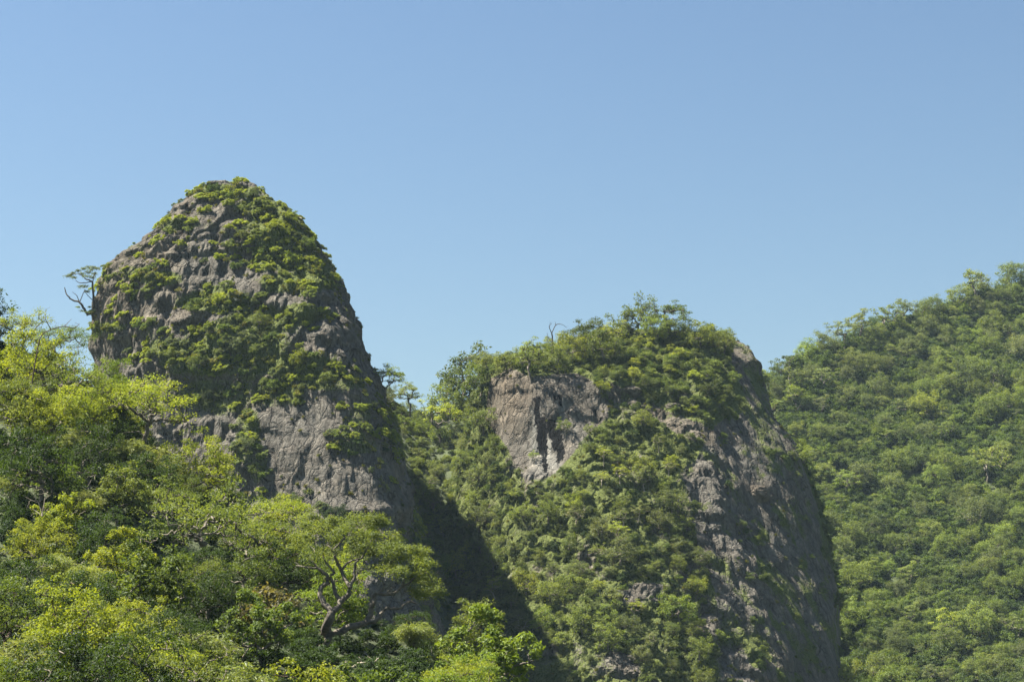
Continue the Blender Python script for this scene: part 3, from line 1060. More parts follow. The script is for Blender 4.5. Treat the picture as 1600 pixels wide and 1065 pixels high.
def hand(name, proto, px, py, wpx, col, region, where, bark='grey', sxy=1.0, label=None, rise=0.0):
    """a plant whose crown shows at a pixel with a given width, rooted on the slope below it"""
    pr = PROTO[proto]
    b = None
    for e in range(0, 400, 20):
        b = b or ray(px, py + e, where)
    if b is None:
        print('NO GROUND', name, px, py)
        return
    loc, sc = None, 1.0
    for _ in range(6):
        Y = b[0].y
        sc = wpx / F * Y / (2 * pr['rad'] * sxy)
        pyb = py + (pr['cz'] * sc - rise) * F / Y
        h = ray(px, pyb, where)
        if h is None:
            break
        b = h
    cand(name, proto, np.array(b[0]) - [0, 0, .15], sc, col, region, bark, sxy, True, label=label)


NEAR = ['near']
H = lambda *a, **k: hand(*a, 'near', NEAR, **k)
BL, FT, AI, BA, BG = 'broadleaf_tree', 'flat_topped_tree', 'open_crowned_tree', 'bamboo_clump', 'large_leaved_tree'
for a in [
    (BL, 'round0', -42, 468, 118, 'dark green'), (AI, 'airy0', 32, 506, 96, 'yellow-green'), (FT, 'umbrella0', 100, 500, 96, 'mid-green'), (BL, 'round1', 58, 560, 130, 'yellow-green'),
    (AI, 'airy1', 118, 590, 130, 'olive green'), (BL, 'round2', 168, 596, 90, 'bright green'), (FT, 'umbrella1', 222, 610, 170, 'yellow-green'), (BL, 'round3', 15, 628, 120, 'olive green'),
    (BL, 'round0', 88, 640, 110, 'yellow-green'), (BA, 'bamboo0', 104, 676, 62, 'pale green'), (BA, 'bamboo1', 196, 690, 72, 'pale green'), (BL, 'round1', 58, 716, 140, 'dark green'),
    (BA, 'bamboo2', 20, 745, 70, 'pale green'), (BL, 'round2', 140, 706, 110, 'dark green'), (BL, 'round3', 308, 722, 118, 'yellow-green'), (BA, 'bamboo0', 244, 712, 80, 'pale green'),
    (BG, 'bigleaf0', 186, 764, 96, 'olive green'), (AI, 'airy0', 250, 776, 110, 'olive green'), (AI, 'airy1', 326, 806, 200, 'olive green'), (FT, 'umbrella0', 442, 792, 120, 'yellow-green'),
    (AI, 'airy0', 396, 830, 130, 'olive green'), (BL, 'round0', 54, 842, 96, 'yellow-green'), (BA, 'bamboo1', 84, 872, 80, 'pale green'), (BL, 'round1', 170, 836, 110, 'dark green'),
    (BG, 'bigleaf1', 222, 906, 140, 'mid-green'), (BA, 'bamboo2', 140, 896, 96, 'pale green'), (AI, 'airy1', 156, 962, 120, 'olive green'), (BL, 'round2', 50, 924, 120, 'dark green'),
    (BL, 'round3', 256, 1000, 130, 'dark green'), (BA, 'bamboo0', 38, 1016, 120, 'pale green'), (BA, 'bamboo1', 190, 1040, 96, 'yellow-green'), (BA, 'bamboo2', 322, 1006, 120, 'pale green'),
    (BA, 'bamboo0', 378, 1056, 110, 'pale green'), (BL, 'round0', 322, 926, 100, 'dark green'), (AI, 'airy0', 300, 896, 110, 'olive green'), (BL, 'bush0', 412, 954, 116, 'brownish olive'),
    (BL, 'round1', 436, 1026, 130, 'dark green'), (BA, 'bamboo1', 444, 906, 130, 'mid-green'), (BL, 'round2', 596, 974, 104, 'bright green'), (BL, 'round3', 664, 1006, 110, 'mid-green'),
    (AI, 'airy1', 566, 1030, 150, 'olive green'), (BG, 'bigleaf2', 762, 1024, 140, 'bright green'), (AI, 'airy0', 716, 1056, 120, 'yellow-green'),
    (BL, 'round0', 640, 1064, 110, 'mid-green'), (BL, 'round1', 386, 890, 100, 'mid-green'), (BG, 'bigleaf1', 330, 1070, 90, 'dark green'), (BL, 'round2', 100, 980, 100, 'dark green'),
    (BL, 'round3', 500, 900, 90, 'mid-green'), (BA, 'bamboo2', 470, 850, 90, 'pale green'), (BL, 'round0', 355, 765, 60, 'yellow-green'), (BA, 'bamboo0', 515, 945, 90, 'mid-green'),
]:
    H(*a[:6])

# random fill, spaced so that crowns close up
def spaced(pts, gap):
    keep, cells = [], {}
    for i, p in enumerate(pts):
        g = gap[i] if np.ndim(gap) else gap
        k = (int(p[0] // 8), int(p[1] // 8), int(p[2] // 8))
        ok = True
        for a in (-1, 0, 1):
            for b in (-1, 0, 1):
                for c in (-1, 0, 1):
                    for q, gq in cells.get((k[0] + a, k[1] + b, k[2] + c), ()):
                        if np.sum((p - q) ** 2) < (0.5 * (g + gq)) ** 2:
                            ok = False
        if ok:
            cells.setdefault(k, []).append((p, g))
            keep.append(i)
    return keep


def grid_samples(G, n, wrap, seed):
    """random points over a grid surface, by area, with normals"""
    r = np.random.default_rng(seed)
    e1 = np.roll(G, -1, 1) - G if wrap else np.diff(G, axis=1, append=G[:, -1:])
    e2 = np.diff(G, axis=0, append=G[-1:])
    nr = np.cross(e1, e2)
    ar = np.linalg.norm(nr, axis=-1)
    ar[-1] = 0
    cdf = np.cumsum(ar.ravel())
    k = np.searchsorted(cdf, r.random(n) * cdf[-1])
    p = G.reshape(-1, 3)[k] + e1.reshape(-1, 3)[k] * r.random((n, 1)) + e2.reshape(-1, 3)[k] * r.random((n, 1))
    nn = unit(nr.reshape(-1, 3)[k])
    return p, nn, k


def pick(r, d):
    ks = list(d)
    w = np.array([d[k] for k in ks], float)
    return ks[r.choice(len(ks), p=w / w.sum())]


r1 = np.random.default_rng(21)
p, nn, _ = grid_samples(GHf, 5000, False, 5)
px, py, _ = proj(p)
ok = (px > -160) & (px < 1000) & (py < 1260) & (py > 400)
p = p[ok]
fixed = np.array([c['loc'] for c in CAND])
sel = spaced(np.concatenate([fixed, p]), np.concatenate([np.full(len(fixed), 3.2), np.full(len(p), 4.3)]))
for i in sel:
    if i < len(fixed):
        continue
    q = p[i - len(fixed)]
    if fbm(q[None] / 9.0 + 60, 2)[0] > .13:
        continue
    kind = pick(r1, dict(r=.48, a=.13, u=.0, b=.24, g=.15))
    nm, pr = {'r': (BL, 'round%d' % r1.integers(4)), 'a': (AI, 'airy%d' % r1.integers(2)), 'u': (FT, 'umbrella%d' % r1.integers(2)),
              'b': (BA, 'bamboo%d' % r1.integers(3)), 'g': (BG, 'bigleaf%d' % r1.integers(3))}[kind]
    col = pick(r1, {'b': {'pale green': .65, 'yellow-green': .2, 'mid-green': .15}, 'a': {'olive green': .7, 'yellow-green': .3}, 'u': {'yellow-green': .6, 'bright green': .4}}.get(
        kind, {'yellow-green': .36, 'bright green': .14, 'dark green': .34, 'mid-green': .12, 'olive green': .06}))  # large dark green share paints shaded patches into the canopy
    cand(nm, pr, q - [0, 0, .15], .42 + .45 * r1.random(), col, 'near', 'grey' if r1.random() < .6 else 'brown')

# cliff top, saddle, gully and the wooded front of the cliff
CL = ['cliff', 'gully', 'peak']
ST, SH = 'cliff_tree', 'shrub'
for nm, pr, px_, py_, w_, col, kw in [
    (ST, 'mid0', 724, 572, 92, 'dark green', {}), (ST, 'mid1', 700, 596, 66, 'mid-green', {}), (ST, 'mid2', 752, 584, 60, 'mid-green', {}), (ST, 'midairy0', 830, 549, 52, 'olive green', {}),
    (ST, 'mid3', 918, 516, 66, 'dark green', {}), (ST, 'mid0', 944, 530, 60, 'mid-green', {}), (ST, 'mid1', 996, 492, 66, 'mid-green', {}), (ST, 'midairy1', 1048, 482, 58, 'dark green', dict(sxy=1.2)),
    (ST, 'midairy0', 978, 480, 26, 'yellow-green', {}), (ST, 'mid2', 1095, 518, 52, 'olive green', {}), (ST, 'mid3', 1060, 508, 50, 'mid-green', {}), (ST, 'midairy1', 602, 582, 50, 'bright green', {}),
    (ST, 'midairy0', 640, 612, 44, 'olive green', {}), (ST, 'midairy1', 690, 640, 60, 'yellow-green', {}), (ST, 'midairy0', 884, 662, 26, 'bright green', dict(bark='pale')),
    (ST, 'mid1', 790, 560, 40, 'olive green', {}), (ST, 'mid2', 1130, 530, 44, 'olive green', {}), (ST, 'mid0', 872, 556, 50, 'olive green', {}), (ST, 'mid2', 1025, 505, 50, 'bright green', {}),
    (ST, 'midairy1', 960, 515, 44, 'yellow-green', {}), (ST, 'mid1', 895, 540, 50, 'yellow-green', {}), (ST, 'midairy0', 922, 668, 20, 'olive green', dict(bark='pale')), (ST, 'midairy1', 835, 708, 16, 'bright green', dict(bark='pale')),
]:
    hand(nm, pr, px_, py_, w_, col, 'cliff', CL, **kw)
n_fix = len(CAND)
r2 = np.random.default_rng(33)
pa, na_, ka = grid_samples(GR, 9000, True, 8)
pb, nb, _ = grid_samples(GS, 6500, False, 9)
pxa, pya, _ = proj(pa)
va = veg_right(pxa, pya, pa)
capm = in_poly(pxa, pya, CAPR)
oka = (r2.random(len(pa)) < va ** 1.5) & (pya < 1150) & (pa[:, 1] < 640) & ~(in_poly(pxa, pya, WALL) & (r2.random(len(pa)) < .82)) & ~in_poly(pxa, pya, STAIN) & ~in_poly(pxa, pya - 26, STAIN) & ~(in_poly(pxa, pya - 20, LEDGE) & (r2.random(len(pa)) < .9)) & ~(in_poly(pxa, pya - 40, LEDGE) & (r2.random(len(pa)) < .6)) & ~(in_poly(pxa, pya - 20, WALL) & (r2.random(len(pa)) < .6))
pa, capm, wallm = pa[oka], capm[oka], in_poly(pxa, pya, WALL)[oka]
pxb, pyb, _ = proj(pb)
okb = (pyb < 1150) & (pb[:, 1] < 650) & (pb[:, 1] > 400)
pb = pb[okb]
bur = []
for q in pa:
    h = BV['gully'].ray_cast(Vector((q[0], q[1], 600)), Vector((0, 0, -1)))
    bur.append(h[0] is not None and h[0].z > q[2] + .5)
bur = ~np.array(bur)
pa, capm, wallm = pa[bur], capm[bur], wallm[bur]
allp = np.concatenate([pa, pb])
capm = np.concatenate([capm, np.zeros(len(pb), bool)])
wallm = np.concatenate([wallm, np.zeros(len(pb), bool)])
gap = np.where(capm, 3.6, np.where(wallm, 4.5, 4.6))
for i in spaced(allp, gap):
    q = allp[i]
    if wallm[i]:
        cand(SH, 'bush%d' % r2.integers(3), q, .3 + .35 * r2.random(), pick(r2, {'dark green': .5, 'mid-green': .4, 'olive green': .1}), 'cliff')
    elif capm[i]:
        if r2.random() < .75:
            cand(SH, 'bush%d' % r2.integers(3), q, .65 + .5 * r2.random(), pick(r2, {'yellow-green': .35, 'olive green': .3, 'mid-green': .35}), 'cliff')
        else:
            cand(ST, 'mid%d' % r2.integers(4), q - [0, 0, .5], .4 + .25 * r2.random(), pick(r2, {'olive green': .4, 'mid-green': .4, 'dark green': .2}), 'cliff')
    else:
        u = r2.random()
        if u < .55:
            cand(ST, 'mid%d' % r2.integers(4), q - [0, 0, .4], .40 + .75 * r2.random() ** 1.8, pick(r2, {'mid-green': .28, 'grey-green': .22, 'olive green': .28, 'bright green': .12, 'yellow-green': .1}), 'cliff', 'grey')
        elif u < .68:
            cand(ST, 'midairy%d' % r2.integers(2), q - [0, 0, .4], .5 + .4 * r2.random(), pick(r2, {'yellow-green': .3, 'grey-green': .4, 'olive green': .3}), 'cliff', 'pale')
        else:
            cand(SH, 'bush%d' % r2.integers(3), q, .5 + .6 * r2.random(), pick(r2, {'mid-green': .3, 'olive green': .4, 'grey-green': .3}), 'cliff')

# ledge shrubs of the tall peak
LS = 'ledge_shrub'
r3 = np.random.default_rng(44)
pl, nl_, kl = grid_samples(GL, 26000, True, 12)
pxl, pyl, _ = proj(pl)
vl = veg_left(pxl, pyl, pl)
view = unit(pl - np.array([0, 0, CZ]))
outw = nl_ * np.sign(np.sum(nl_ * (pl - pl.mean(0)), -1))[:, None]
facing = np.sum(outw * view, -1) < .3
okl = (r3.random(len(pl)) < vl ** 1.3 * (.5 + .5 * (outw[:, 2] > .1))) & (pyl < 1000)
pl, outl, vl, pxl, pyl = pl[okl], outw[okl], vl[okl], pxl[okl], pyl[okl]
LEFT_POINTS = (pl, outl)
for i in spaced(pl, 1.7):
    q, o_ = pl[i], outl[i]
    u = r3.random()
    sun = 1.0 if o_[2] > .3 else 0
    if u < .86:
        cand(LS, 'shrub%d' % r3.integers(4), q, .7 + .75 * r3.random(), pick(r3, {'yellow-green': .45 + .2 * sun, 'olive green': .28, 'mid-green': .15, 'grey-green': .12}), 'peak', tilt=unit(o_ + np.array([0, 0, 1.2])))
    else:
        cand('agave', 'agave%d' % r3.integers(2), q, .8 + .6 * r3.random(), pick(r3, {'grey-green': .7, 'pale green': .3}), 'peak', tilt=unit(o_ + np.array([0, 0, 1.])))

for px_, py_, w_, pr, col in [(395, 300, 20, 'mid0', 'mid-green'), (332, 292, 18, 'mid1', 'dark green'), (455, 333, 20, 'midairy0', 'mid-green'), (430, 350, 30, 'bush0', 'yellow-green'), (480, 380, 30, 'bush1', 'bright green'),
                              (455, 405, 34, 'bush2', 'yellow-green'), (345, 468, 36, 'bush0', 'yellow-green'), (300, 480, 26, 'bush1', 'mid-green'), (405, 495, 30, 'mid2', 'olive green'), (360, 540, 34, 'bush2', 'grey-green'),
                              (310, 560, 34, 'mid3', 'mid-green'), (270, 550, 30, 'bush0', 'olive green'), (470, 560, 40, 'bush1', 'yellow-green'), (430, 600, 30, 'bush2', 'mid-green'), (335, 610, 36, 'mid0', 'grey-green'),
                              (510, 590, 30, 'bush0', 'olive green'), (215, 430, 26, 'bush1', 'yellow-green'), (255, 432, 26, 'bush2', 'yellow-green'), (385, 690, 26, 'mid1', 'grey-green'), (400, 730, 26, 'mid2', 'mid-green'),
                              (450, 780, 40, 'mid3', 'mid-green'), (560, 690, 22, 'bush1', 'dark green'), (600, 700, 20, 'bush0', 'dark green'), (520, 800, 34, 'mid1', 'dark green'), (380, 365, 24, 'bush2', 'olive green')]:
    hand(ST if pr[0] == 'm' else SH, pr, px_, py_, w_, col, 'peak', ['peak'])

# far hill
HT = 'hillside_tree'
for pr, px_, py_, w_, col in [('farairy0', 1232, 548, 46, 'dark green'), ('far0', 1208, 580, 38, 'dark green'), ('farairy1', 1345, 497, 46, 'olive green'), ('far1', 1290, 520, 44, 'olive green'),
                              ('farairy0', 1385, 488, 46, 'olive green'), ('far2', 1460, 462, 44, 'mid-green'), ('farairy1', 1530, 432, 50, 'olive green'), ('far3', 1582, 418, 50, 'mid-green'),
                              ('farairy0', 1318, 512, 40, 'grey-green'), ('far4', 1262, 545, 40, 'bright green'), ('farairy1', 1420, 478, 44, 'grey-green'), ('far5', 1500, 446, 46, 'olive green')]:
    hand(HT, pr, px_, py_, w_, col, 'far', ['far'])
r4 = np.random.default_rng(55)
ph, nh, _ = grid_samples(GH2, 14000, False, 15)
pxh, pyh, _ = proj(ph)
ph = ph[(pxh > 1120) & (pxh < 1720) & (pyh > 380) & (pyh < 1170)]
fixed = np.array([c['loc'] for c in CAND if c['region'] == 'far'])
szs = .55 + 1.0 * r4.random(len(ph)) ** 1.8
sel = spaced(np.concatenate([fixed, ph]), np.concatenate([np.full(len(fixed), 5.), 6.9 * szs]))
for i in sel:
    if i < len(fixed):
        continue
    i -= len(fixed)
    q = ph[i]
    f_ = float(fbm(q[None] / 40.0 + 3, 2)[0])
    pal = {'mid-green': .36, 'olive green': .14 + .5 * max(0, f_), 'bright green': .16, 'yellow-green': .02 + .2 * max(0, -f_), 'grey-green': .32, 'dark green': .12}
    pr = 'far%d' % r4.integers(6) if r4.random() < .88 else 'farairy%d' % r4.integers(2)
    cand(HT, pr, q - [0, 0, .8], float(szs[i]), pick(r4, pal), 'far', 'grey' if r4.random() < .8 else 'brown')

# ------------------------------------------------------------------ what shows: a coarse depth buffer of crowns over the terrain
DW, DH = 400, 266
K = 4.0
yy, xx = np.mgrid[0:DH, 0:DW]
depth = np.full((DH, DW), 1e9)
for j in range(0, DH, 2):
    for i in range(0, DW, 2):
        if j * K < 250:
            continue
        h = ray(i * K + 2, j * K + 2)
        if h:
            depth[j:j + 2, i:i + 2] = h[3]
ident = np.full((DH, DW), -1, int)
for n_, c in enumerate(CAND):
    cx, cy, d = proj(c['c'])
    rx, ry = c['r'] * F / d * .92 / K, c['rz'] * F / d * .95 / K
    dist = float(np.linalg.norm(c['c'] - [0, 0, CZ]))
    x0, x1 = int(max(0, cx / K - rx)), int(min(DW, cx / K + rx + 2))
    y0, y1 = int(max(0, cy / K - ry)), int(min(DH, cy / K + ry + 2))
    c['px'], c['py'] = float(cx), float(cy)
    if x0 >= x1 or y0 >= y1:
        continue
    X, Yp = xx[y0:y1, x0:x1] + .5, yy[y0:y1, x0:x1] + .5
    e = ((X - cx / K) / max(rx, .6)) ** 2 + ((Yp - cy / K) / max(ry, .6)) ** 2
    dd = dist - c['r'] * np.sqrt(np.clip(1 - e, 0, 1)) - .8
    m = (e < 1) & (dd < depth[y0:y1, x0:x1])
    depth[y0:y1, x0:x1][m] = dd[m]
    ident[y0:y1, x0:x1][m] = n_
vis = np.bincount(ident[ident >= 0], minlength=len(CAND))
for n_, c in enumerate(CAND):
    c['vis'] = int(vis[n_])
CAND_ALL = CAND
CAND = [c for c in CAND if not (c['region'] == 'near' and c['px'] + c['r'] * F / c['loc'][1] > 845) and not (c['region'] == 'near' and c['loc'][1] < 176 and 478 < c['px'] + c['r'] * F / c['loc'][1] and c['px'] - c['r'] * F / c['loc'][1] < 668 and 800 < c['py'] and c['py'] - c['rz'] * F / c['loc'][1] < 1012)]
LIMIT = {BL: 290, FT: 60, AI: 120, BA: 120, BG: 120, ST: 290, SH: 290, LS: 290, 'agave': 60, HT: 295}
REST = {}
for nm, lim in LIMIT.items():
    cs = sorted([c for c in CAND if c['name'] == nm], key=lambda c: -(c['vis'] + 1000 * c['keep']))
    mn = 2 if nm in (LS, 'agave', SH) else 4
    good = [c for c in cs if c['vis'] >= mn or (c['keep'] and c['vis'] > 0)][:lim]
    ids = {id(c) for c in good}
    REST[nm] = [c for c in cs if id(c) not in ids]
    print('KIND', nm, 'candidates', len(cs), 'kept', len(good))
    for c in good:
        rot = random.random() * 6.283
        if c['region'] == 'peak' and 'mesh' in PROTO[c['proto']]:
            q = Vector(c['tilt']).to_track_quat('Z', 'Y') @ Euler((0, 0, rot)).to_quaternion()
            put_plant(nm, c['proto'], c['loc'], c['scale'], q, c['col'], c=c)
        else:
            t = (random.gauss(0, .07), random.gauss(0, .07))
            put_tree(nm, c['proto'], c['loc'], c['scale'], rot, c['col'], c['bark'], t, c['sxy'], c=c)

# ------------------------------------------------------------------ stuff: masses nobody could count, as point clouds with instanced plants
STUFF_COLS = {
    'near': [COLS['dark green'], (.022, .045, .012), (.04, .07, .016), COLS['dark green']],  # undergrowth coloured extra dark: the shade between crowns is painted in
    'ledge': [(.16, .185, .028), (.19, .215, .030), (.11, .145, .026), (.16, .16, .042)],
    'rockgrass': [(.07, .085, .025), (.10, .10, .035), (.05, .07, .02)],
    'cliff': [COLS['mid-green'], COLS['grey-green'], COLS['olive green'], COLS['dark green']],
    'far': [COLS['mid-green'], COLS['dark green'], COLS['bright green'], COLS['dark green']],
}
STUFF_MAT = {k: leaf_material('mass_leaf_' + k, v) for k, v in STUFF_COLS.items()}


def stuff(name, pts, rots, scls, protos, pal, label):
    coll = bpy.data.collections.new(name + '_plants')
    for i, pr in enumerate(protos):
        src = PROTO[pr].get('mesh') or PROTO[pr]['crown']
        me = src.copy()
        me.materials[0] = STUFF_MAT[pal]
        o = bpy.data.objects.new(f'{name}_plant', me)
        o.color = (.1, .08, .06, 1)
        coll.objects.link(o)
    me = bpy.data.meshes.new(name)
    me.from_pydata([tuple(q) for q in pts], [], [])
    a = me.attributes.new('rot', 'FLOAT_VECTOR', 'POINT')
    a.data.foreach_set('vector', np.asarray(rots, np.float32).ravel())
    a = me.attributes.new('scl', 'FLOAT', 'POINT')
    a.data.foreach_set('value', np.asarray(scls, np.float32).ravel())
    ng = bpy.data.node_groups.new(name, 'GeometryNodeTree')
    ng.interface.new_socket('Geometry', in_out='INPUT', socket_type='NodeSocketGeometry')
    ng.interface.new_socket('Geometry', in_out='OUTPUT', socket_type='NodeSocketGeometry')
    gi, go = ng.nodes.new('NodeGroupInput'), ng.nodes.new('NodeGroupOutput')
    ip = ng.nodes.new('GeometryNodeInstanceOnPoints')
    ci = ng.nodes.new('GeometryNodeCollectionInfo')
    ci.inputs[0].default_value = coll
    ci.inputs[1].default_value = True
    ci.inputs[2].default_value = True
    ra = ng.nodes.new('GeometryNodeInputNamedAttribute')
    ra.data_type = 'FLOAT_VECTOR'
    ra.inputs[0].default_value = 'rot'
    sa = ng.nodes.new('GeometryNodeInputNamedAttribute')
    sa.data_type = 'FLOAT'
    sa.inputs[0].default_value = 'scl'
    er = ng.nodes.new('FunctionNodeEulerToRotation')
    L = ng.links
    L.new(gi.outputs[0], ip.inputs['Points'])
    L.new(ci.outputs[0], ip.inputs['Instance'])
    ip.inputs['Pick Instance'].default_value = True
    L.new(ra.outputs[0], er.inputs[0])
    L.new(er.outputs[0], ip.inputs['Rotation'])
    L.new(sa.outputs[0], ip.inputs['Scale'])
    L.new(ip.outputs[0], go.inputs[0])
    o = add_obj(name, me, kind='stuff', label=label)
    md = o.modifiers.new('scatter', 'NODES')
    md.node_group = ng
    return o


def eulers(norms, r, mixup=1.0):
    out = []
    for n_ in norms:
        q = Vector(unit(n_ + np.array([0, 0, mixup]))).to_track_quat('Z', 'Y') @ Euler((0, 0, r.random() * 6.283)).to_quaternion()
        out.append(tuple(q.to_euler()))
    return out


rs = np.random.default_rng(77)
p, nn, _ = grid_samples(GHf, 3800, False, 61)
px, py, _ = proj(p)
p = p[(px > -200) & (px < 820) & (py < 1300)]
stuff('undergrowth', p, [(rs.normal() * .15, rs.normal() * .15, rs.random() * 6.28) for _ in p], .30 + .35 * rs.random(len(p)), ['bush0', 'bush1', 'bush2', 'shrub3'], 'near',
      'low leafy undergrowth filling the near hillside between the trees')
p, nn, _ = grid_samples(GR, 9000, True, 62)
px, py, _ = proj(p)
v = veg_right(px, py, p)
ok = (rs.random(len(p)) < v) & (py < 1150) & ~in_poly(px, py, STAIN) & ~in_poly(px, py - 8, STAIN)
p2, _, _ = grid_samples(GS, 5000, False, 63)
p = np.concatenate([p[ok], p2])
rest = [c for k in (ST, SH) for c in REST[k]]
stuff('slope_undergrowth', p, [(rs.normal() * .2, rs.normal() * .2, rs.random() * 6.28) for _ in p], .28 + .35 * rs.random(len(p)), ['bush0', 'bush1', 'bush2'], 'cliff',
      'low scrub growing between the trees of the cliff and gully')
k_ = rs.random(len(pl)) < .6
q_, o_ = pl[k_], outl[k_]
stuff('ledge_ground_cover', q_, eulers(o_, rs), .45 + .5 * rs.random(len(q_)), ['shrub0', 'shrub1', 'shrub2', 'tuft0', 'tuft1'], 'ledge', 'low green ground cover on the ledges of the tall peak')
# dry grass and scrub scattered on the bare rock of both masses
pg, ng_, _ = grid_samples(GL, 5200, True, 66)
pg2, ng2, _ = grid_samples(GR, 7000, True, 67)
pg, ng_ = np.concatenate([pg, pg2]), np.concatenate([ng_, ng2])
ctr = np.concatenate([np.repeat(GL.mean((0, 1))[None], 5200, 0), np.repeat(GR.mean((0, 1))[None], 7000, 0)])
ng_ = ng_ * np.sign(np.sum(ng_ * (pg - ctr), -1))[:, None]
px, py, _ = proj(pg)
ok = ((ng_[:, 2] > .18) | (rs.random(len(pg)) < .12)) & (py < 1120) & ~(in_poly(px, py, WALL) & (rs.random(len(pg)) < .75)) & (fbm(pg / 7.0, 2) > -.12) & ~(in_poly(px, py, STAIN) & (rs.random(len(pg)) < np.where(px < 815, .3, .85)))
pg, ng_ = pg[ok], ng_[ok]
stuff('rock_grass', pg, eulers(ng_, rs, .8), .5 + .7 * rs.random(len(pg)), ['tuft0', 'tuft1'], 'rockgrass', 'tufts of grass and small weeds in the cracks of the bare rock')
rest = REST[HT]
stuff('distant_forest', [c['loc'] for c in rest] or [(900, 900, 0)], [(0, 0, rs.random() * 6.28) for _ in rest] or [(0, 0, 0)], [c['scale'] for c in rest] or [1], ['far0', 'far2', 'far3', 'far5'], 'far',
      'smaller trees of the far hill that merge into one forest')
p, nn, _ = grid_samples(GH2, 9500, False, 68)
px, py, _ = proj(p)
p = p[(px > 1120) & (px < 1800) & (py < 1200)]
stuff('forest_understorey', p, [(0, 0, rs.random() * 6.28) for _ in p], 1.1 + .9 * rs.random(len(p)), ['bush0', 'bush1', 'bush2'], 'far', 'low growth under the trees of the far hill')

# ------------------------------------------------------------------ the single trees that stand out
def special(name, label, cat, px, py, group=None):
    r_ = bpy.data.objects.new(name, None)
    r_.empty_display_size = .5
    COL.objects.link(r_)
    r_['label'], r_['category'] = label, cat
    if group:
        r_['group'] = group
    return r_


def traced(name, label, cat, Y, base_px, lines, clumps, rc, per, size, col, bark, depth=3.0, seed=1, flat=.4, r0=.4):
    """a tree whose limbs follow lines given in photograph pixels, standing at depth Y with its own depth fore and aft"""
    r = np.random.default_rng(seed)
    b = P(*base_px, Y)
    root = special(name, label, cat, *base_px)
    root.location = b
    known = {}

    def node(k):
        if k not in known:
            x, y = k
            off = depth * float(fbm(np.array([[x / 60. + seed, y / 60., .5]]), 2)[0]) * 1.6
            known[k] = P(x, y, Y + off) - b
        return known[k]
    known[tuple(base_px)] = np.zeros(3)
    T = Tubes()
    for ln_, ra, rb in lines:
        pts = np.array([node(tuple(k)) for k in ln_])
        t = np.linspace(0, len(pts) - 1 - 1e-6, (len(pts) - 1) * 4 + 1)
        pts = catmull(pts, t, False)
        pts[1:-1] += r.normal(size=pts[1:-1].shape) * min(.06, ra * .25)
        T.add(pts, np.linspace(ra, rb, len(pts)), 7)
        # twigs
        for s in range(3, len(pts) - 1, 2):
            if rb < .12 and r.random() < .7:
                e = pts[s] + unit(r.normal(size=3) + [0, 0, .5]) * (.5 + .7 * r.random())
                T.add(bend(pts[s], e, r, 4, .12), np.linspace(max(.02, rb * .6), .008, 5), 4)
    t = add_obj('trunk', T.mesh(name + '_trunk'), root)
    t.color = (*BARK[bark], 1)
    if clumps is not None:
        C = np.array([P(x, y, Y + depth * 1.1 * r.normal()) - b for x, y in clumps])
        v, f, tn = clump_leaves(C, np.full(len(C), rc) * (.75 + .5 * r.random(len(C))), flat, per, size, r, .45, .8, .5, .2, 1.9)
        c = add_obj('crown', mesh_np(name + '_crown', v, f, [M_LEAF], face_attrs=dict(tint=tn)), root)
        c.color = (*COLS[col], 1)
    return root


cx_ = lambda L_: [(440 + x / 3.736, 780 + y / 3.736) for x, y in L_]
hero = [
    (cx_([(235, 890), (255, 800), (275, 700), (300, 655)]), .46, .36), (cx_([(300, 655), (255, 605), (225, 550), (230, 515), (270, 480), (265, 440), (215, 400)]), .27, .14),
    (cx_([(215, 400), (150, 395), (85, 385)]), .12, .04), (cx_([(215, 400), (165, 340), (190, 300), (165, 270)]), .11, .03), (cx_([(300, 655), (340, 600), (320, 540), (285, 450), (310, 430)]), .24, .10),
    (cx_([(340, 600), (385, 560), (395, 515), (350, 420), (320, 350), (300, 300), (270, 270)]), .25, .07), (cx_([(395, 515), (425, 460), (430, 380), (465, 345)]), .18, .06),
    (cx_([(350, 420), (375, 380), (430, 350), (480, 340)]), .12, .04), (cx_([(235, 890), (300, 790), (400, 745), (490, 720), (530, 620), (545, 550)]), .36, .20),
    (cx_([(545, 550), (600, 510), (580, 460)]), .14, .05), (cx_([(545, 550), (650, 550), (700, 510), (750, 480), (790, 440)]), .16, .06), (cx_([(490, 720), (560, 700), (600, 640), (680, 635), (740, 595), (790, 610)]), .2, .05),
    (cx_([(700, 510), (720, 450), (700, 420)]), .10, .04), (cx_([(310, 430), (250, 350), (240, 250), (200, 180)]), .10, .03), (cx_([(300, 300), (360, 230), (420, 170)]), .08, .03), (cx_([(465, 345), (520, 250), (560, 180)]), .08, .03),
    (cx_([(790, 440), (850, 430), (890, 500)]), .06, .03), (cx_([(580, 460), (620, 380), (700, 330)]), .06, .03), (cx_([(235, 890), (200, 850), (240, 760)]), .10, .05),
]
hc = [(130, 130), (190, 110), (250, 150), (320, 130), (400, 140), (460, 120), (540, 110), (600, 150), (640, 220), (560, 220), (480, 200), (380, 200), (290, 230), (200, 200), (140, 220), (680, 280), (760, 290), (830, 310),
      (600, 300), (540, 330), (620, 370), (700, 350), (780, 380), (860, 390), (820, 440), (880, 500), (905, 540), (840, 560), (780, 540), (700, 430), (560, 400), (460, 250), (150, 330), (110, 290), (250, 300), (720, 300),
      (500, 150), (580, 130), (350, 160), (640, 290), (800, 340), (850, 470), (760, 460), (660, 420), (420, 280), (170, 160), (90, 220), (520, 280)]
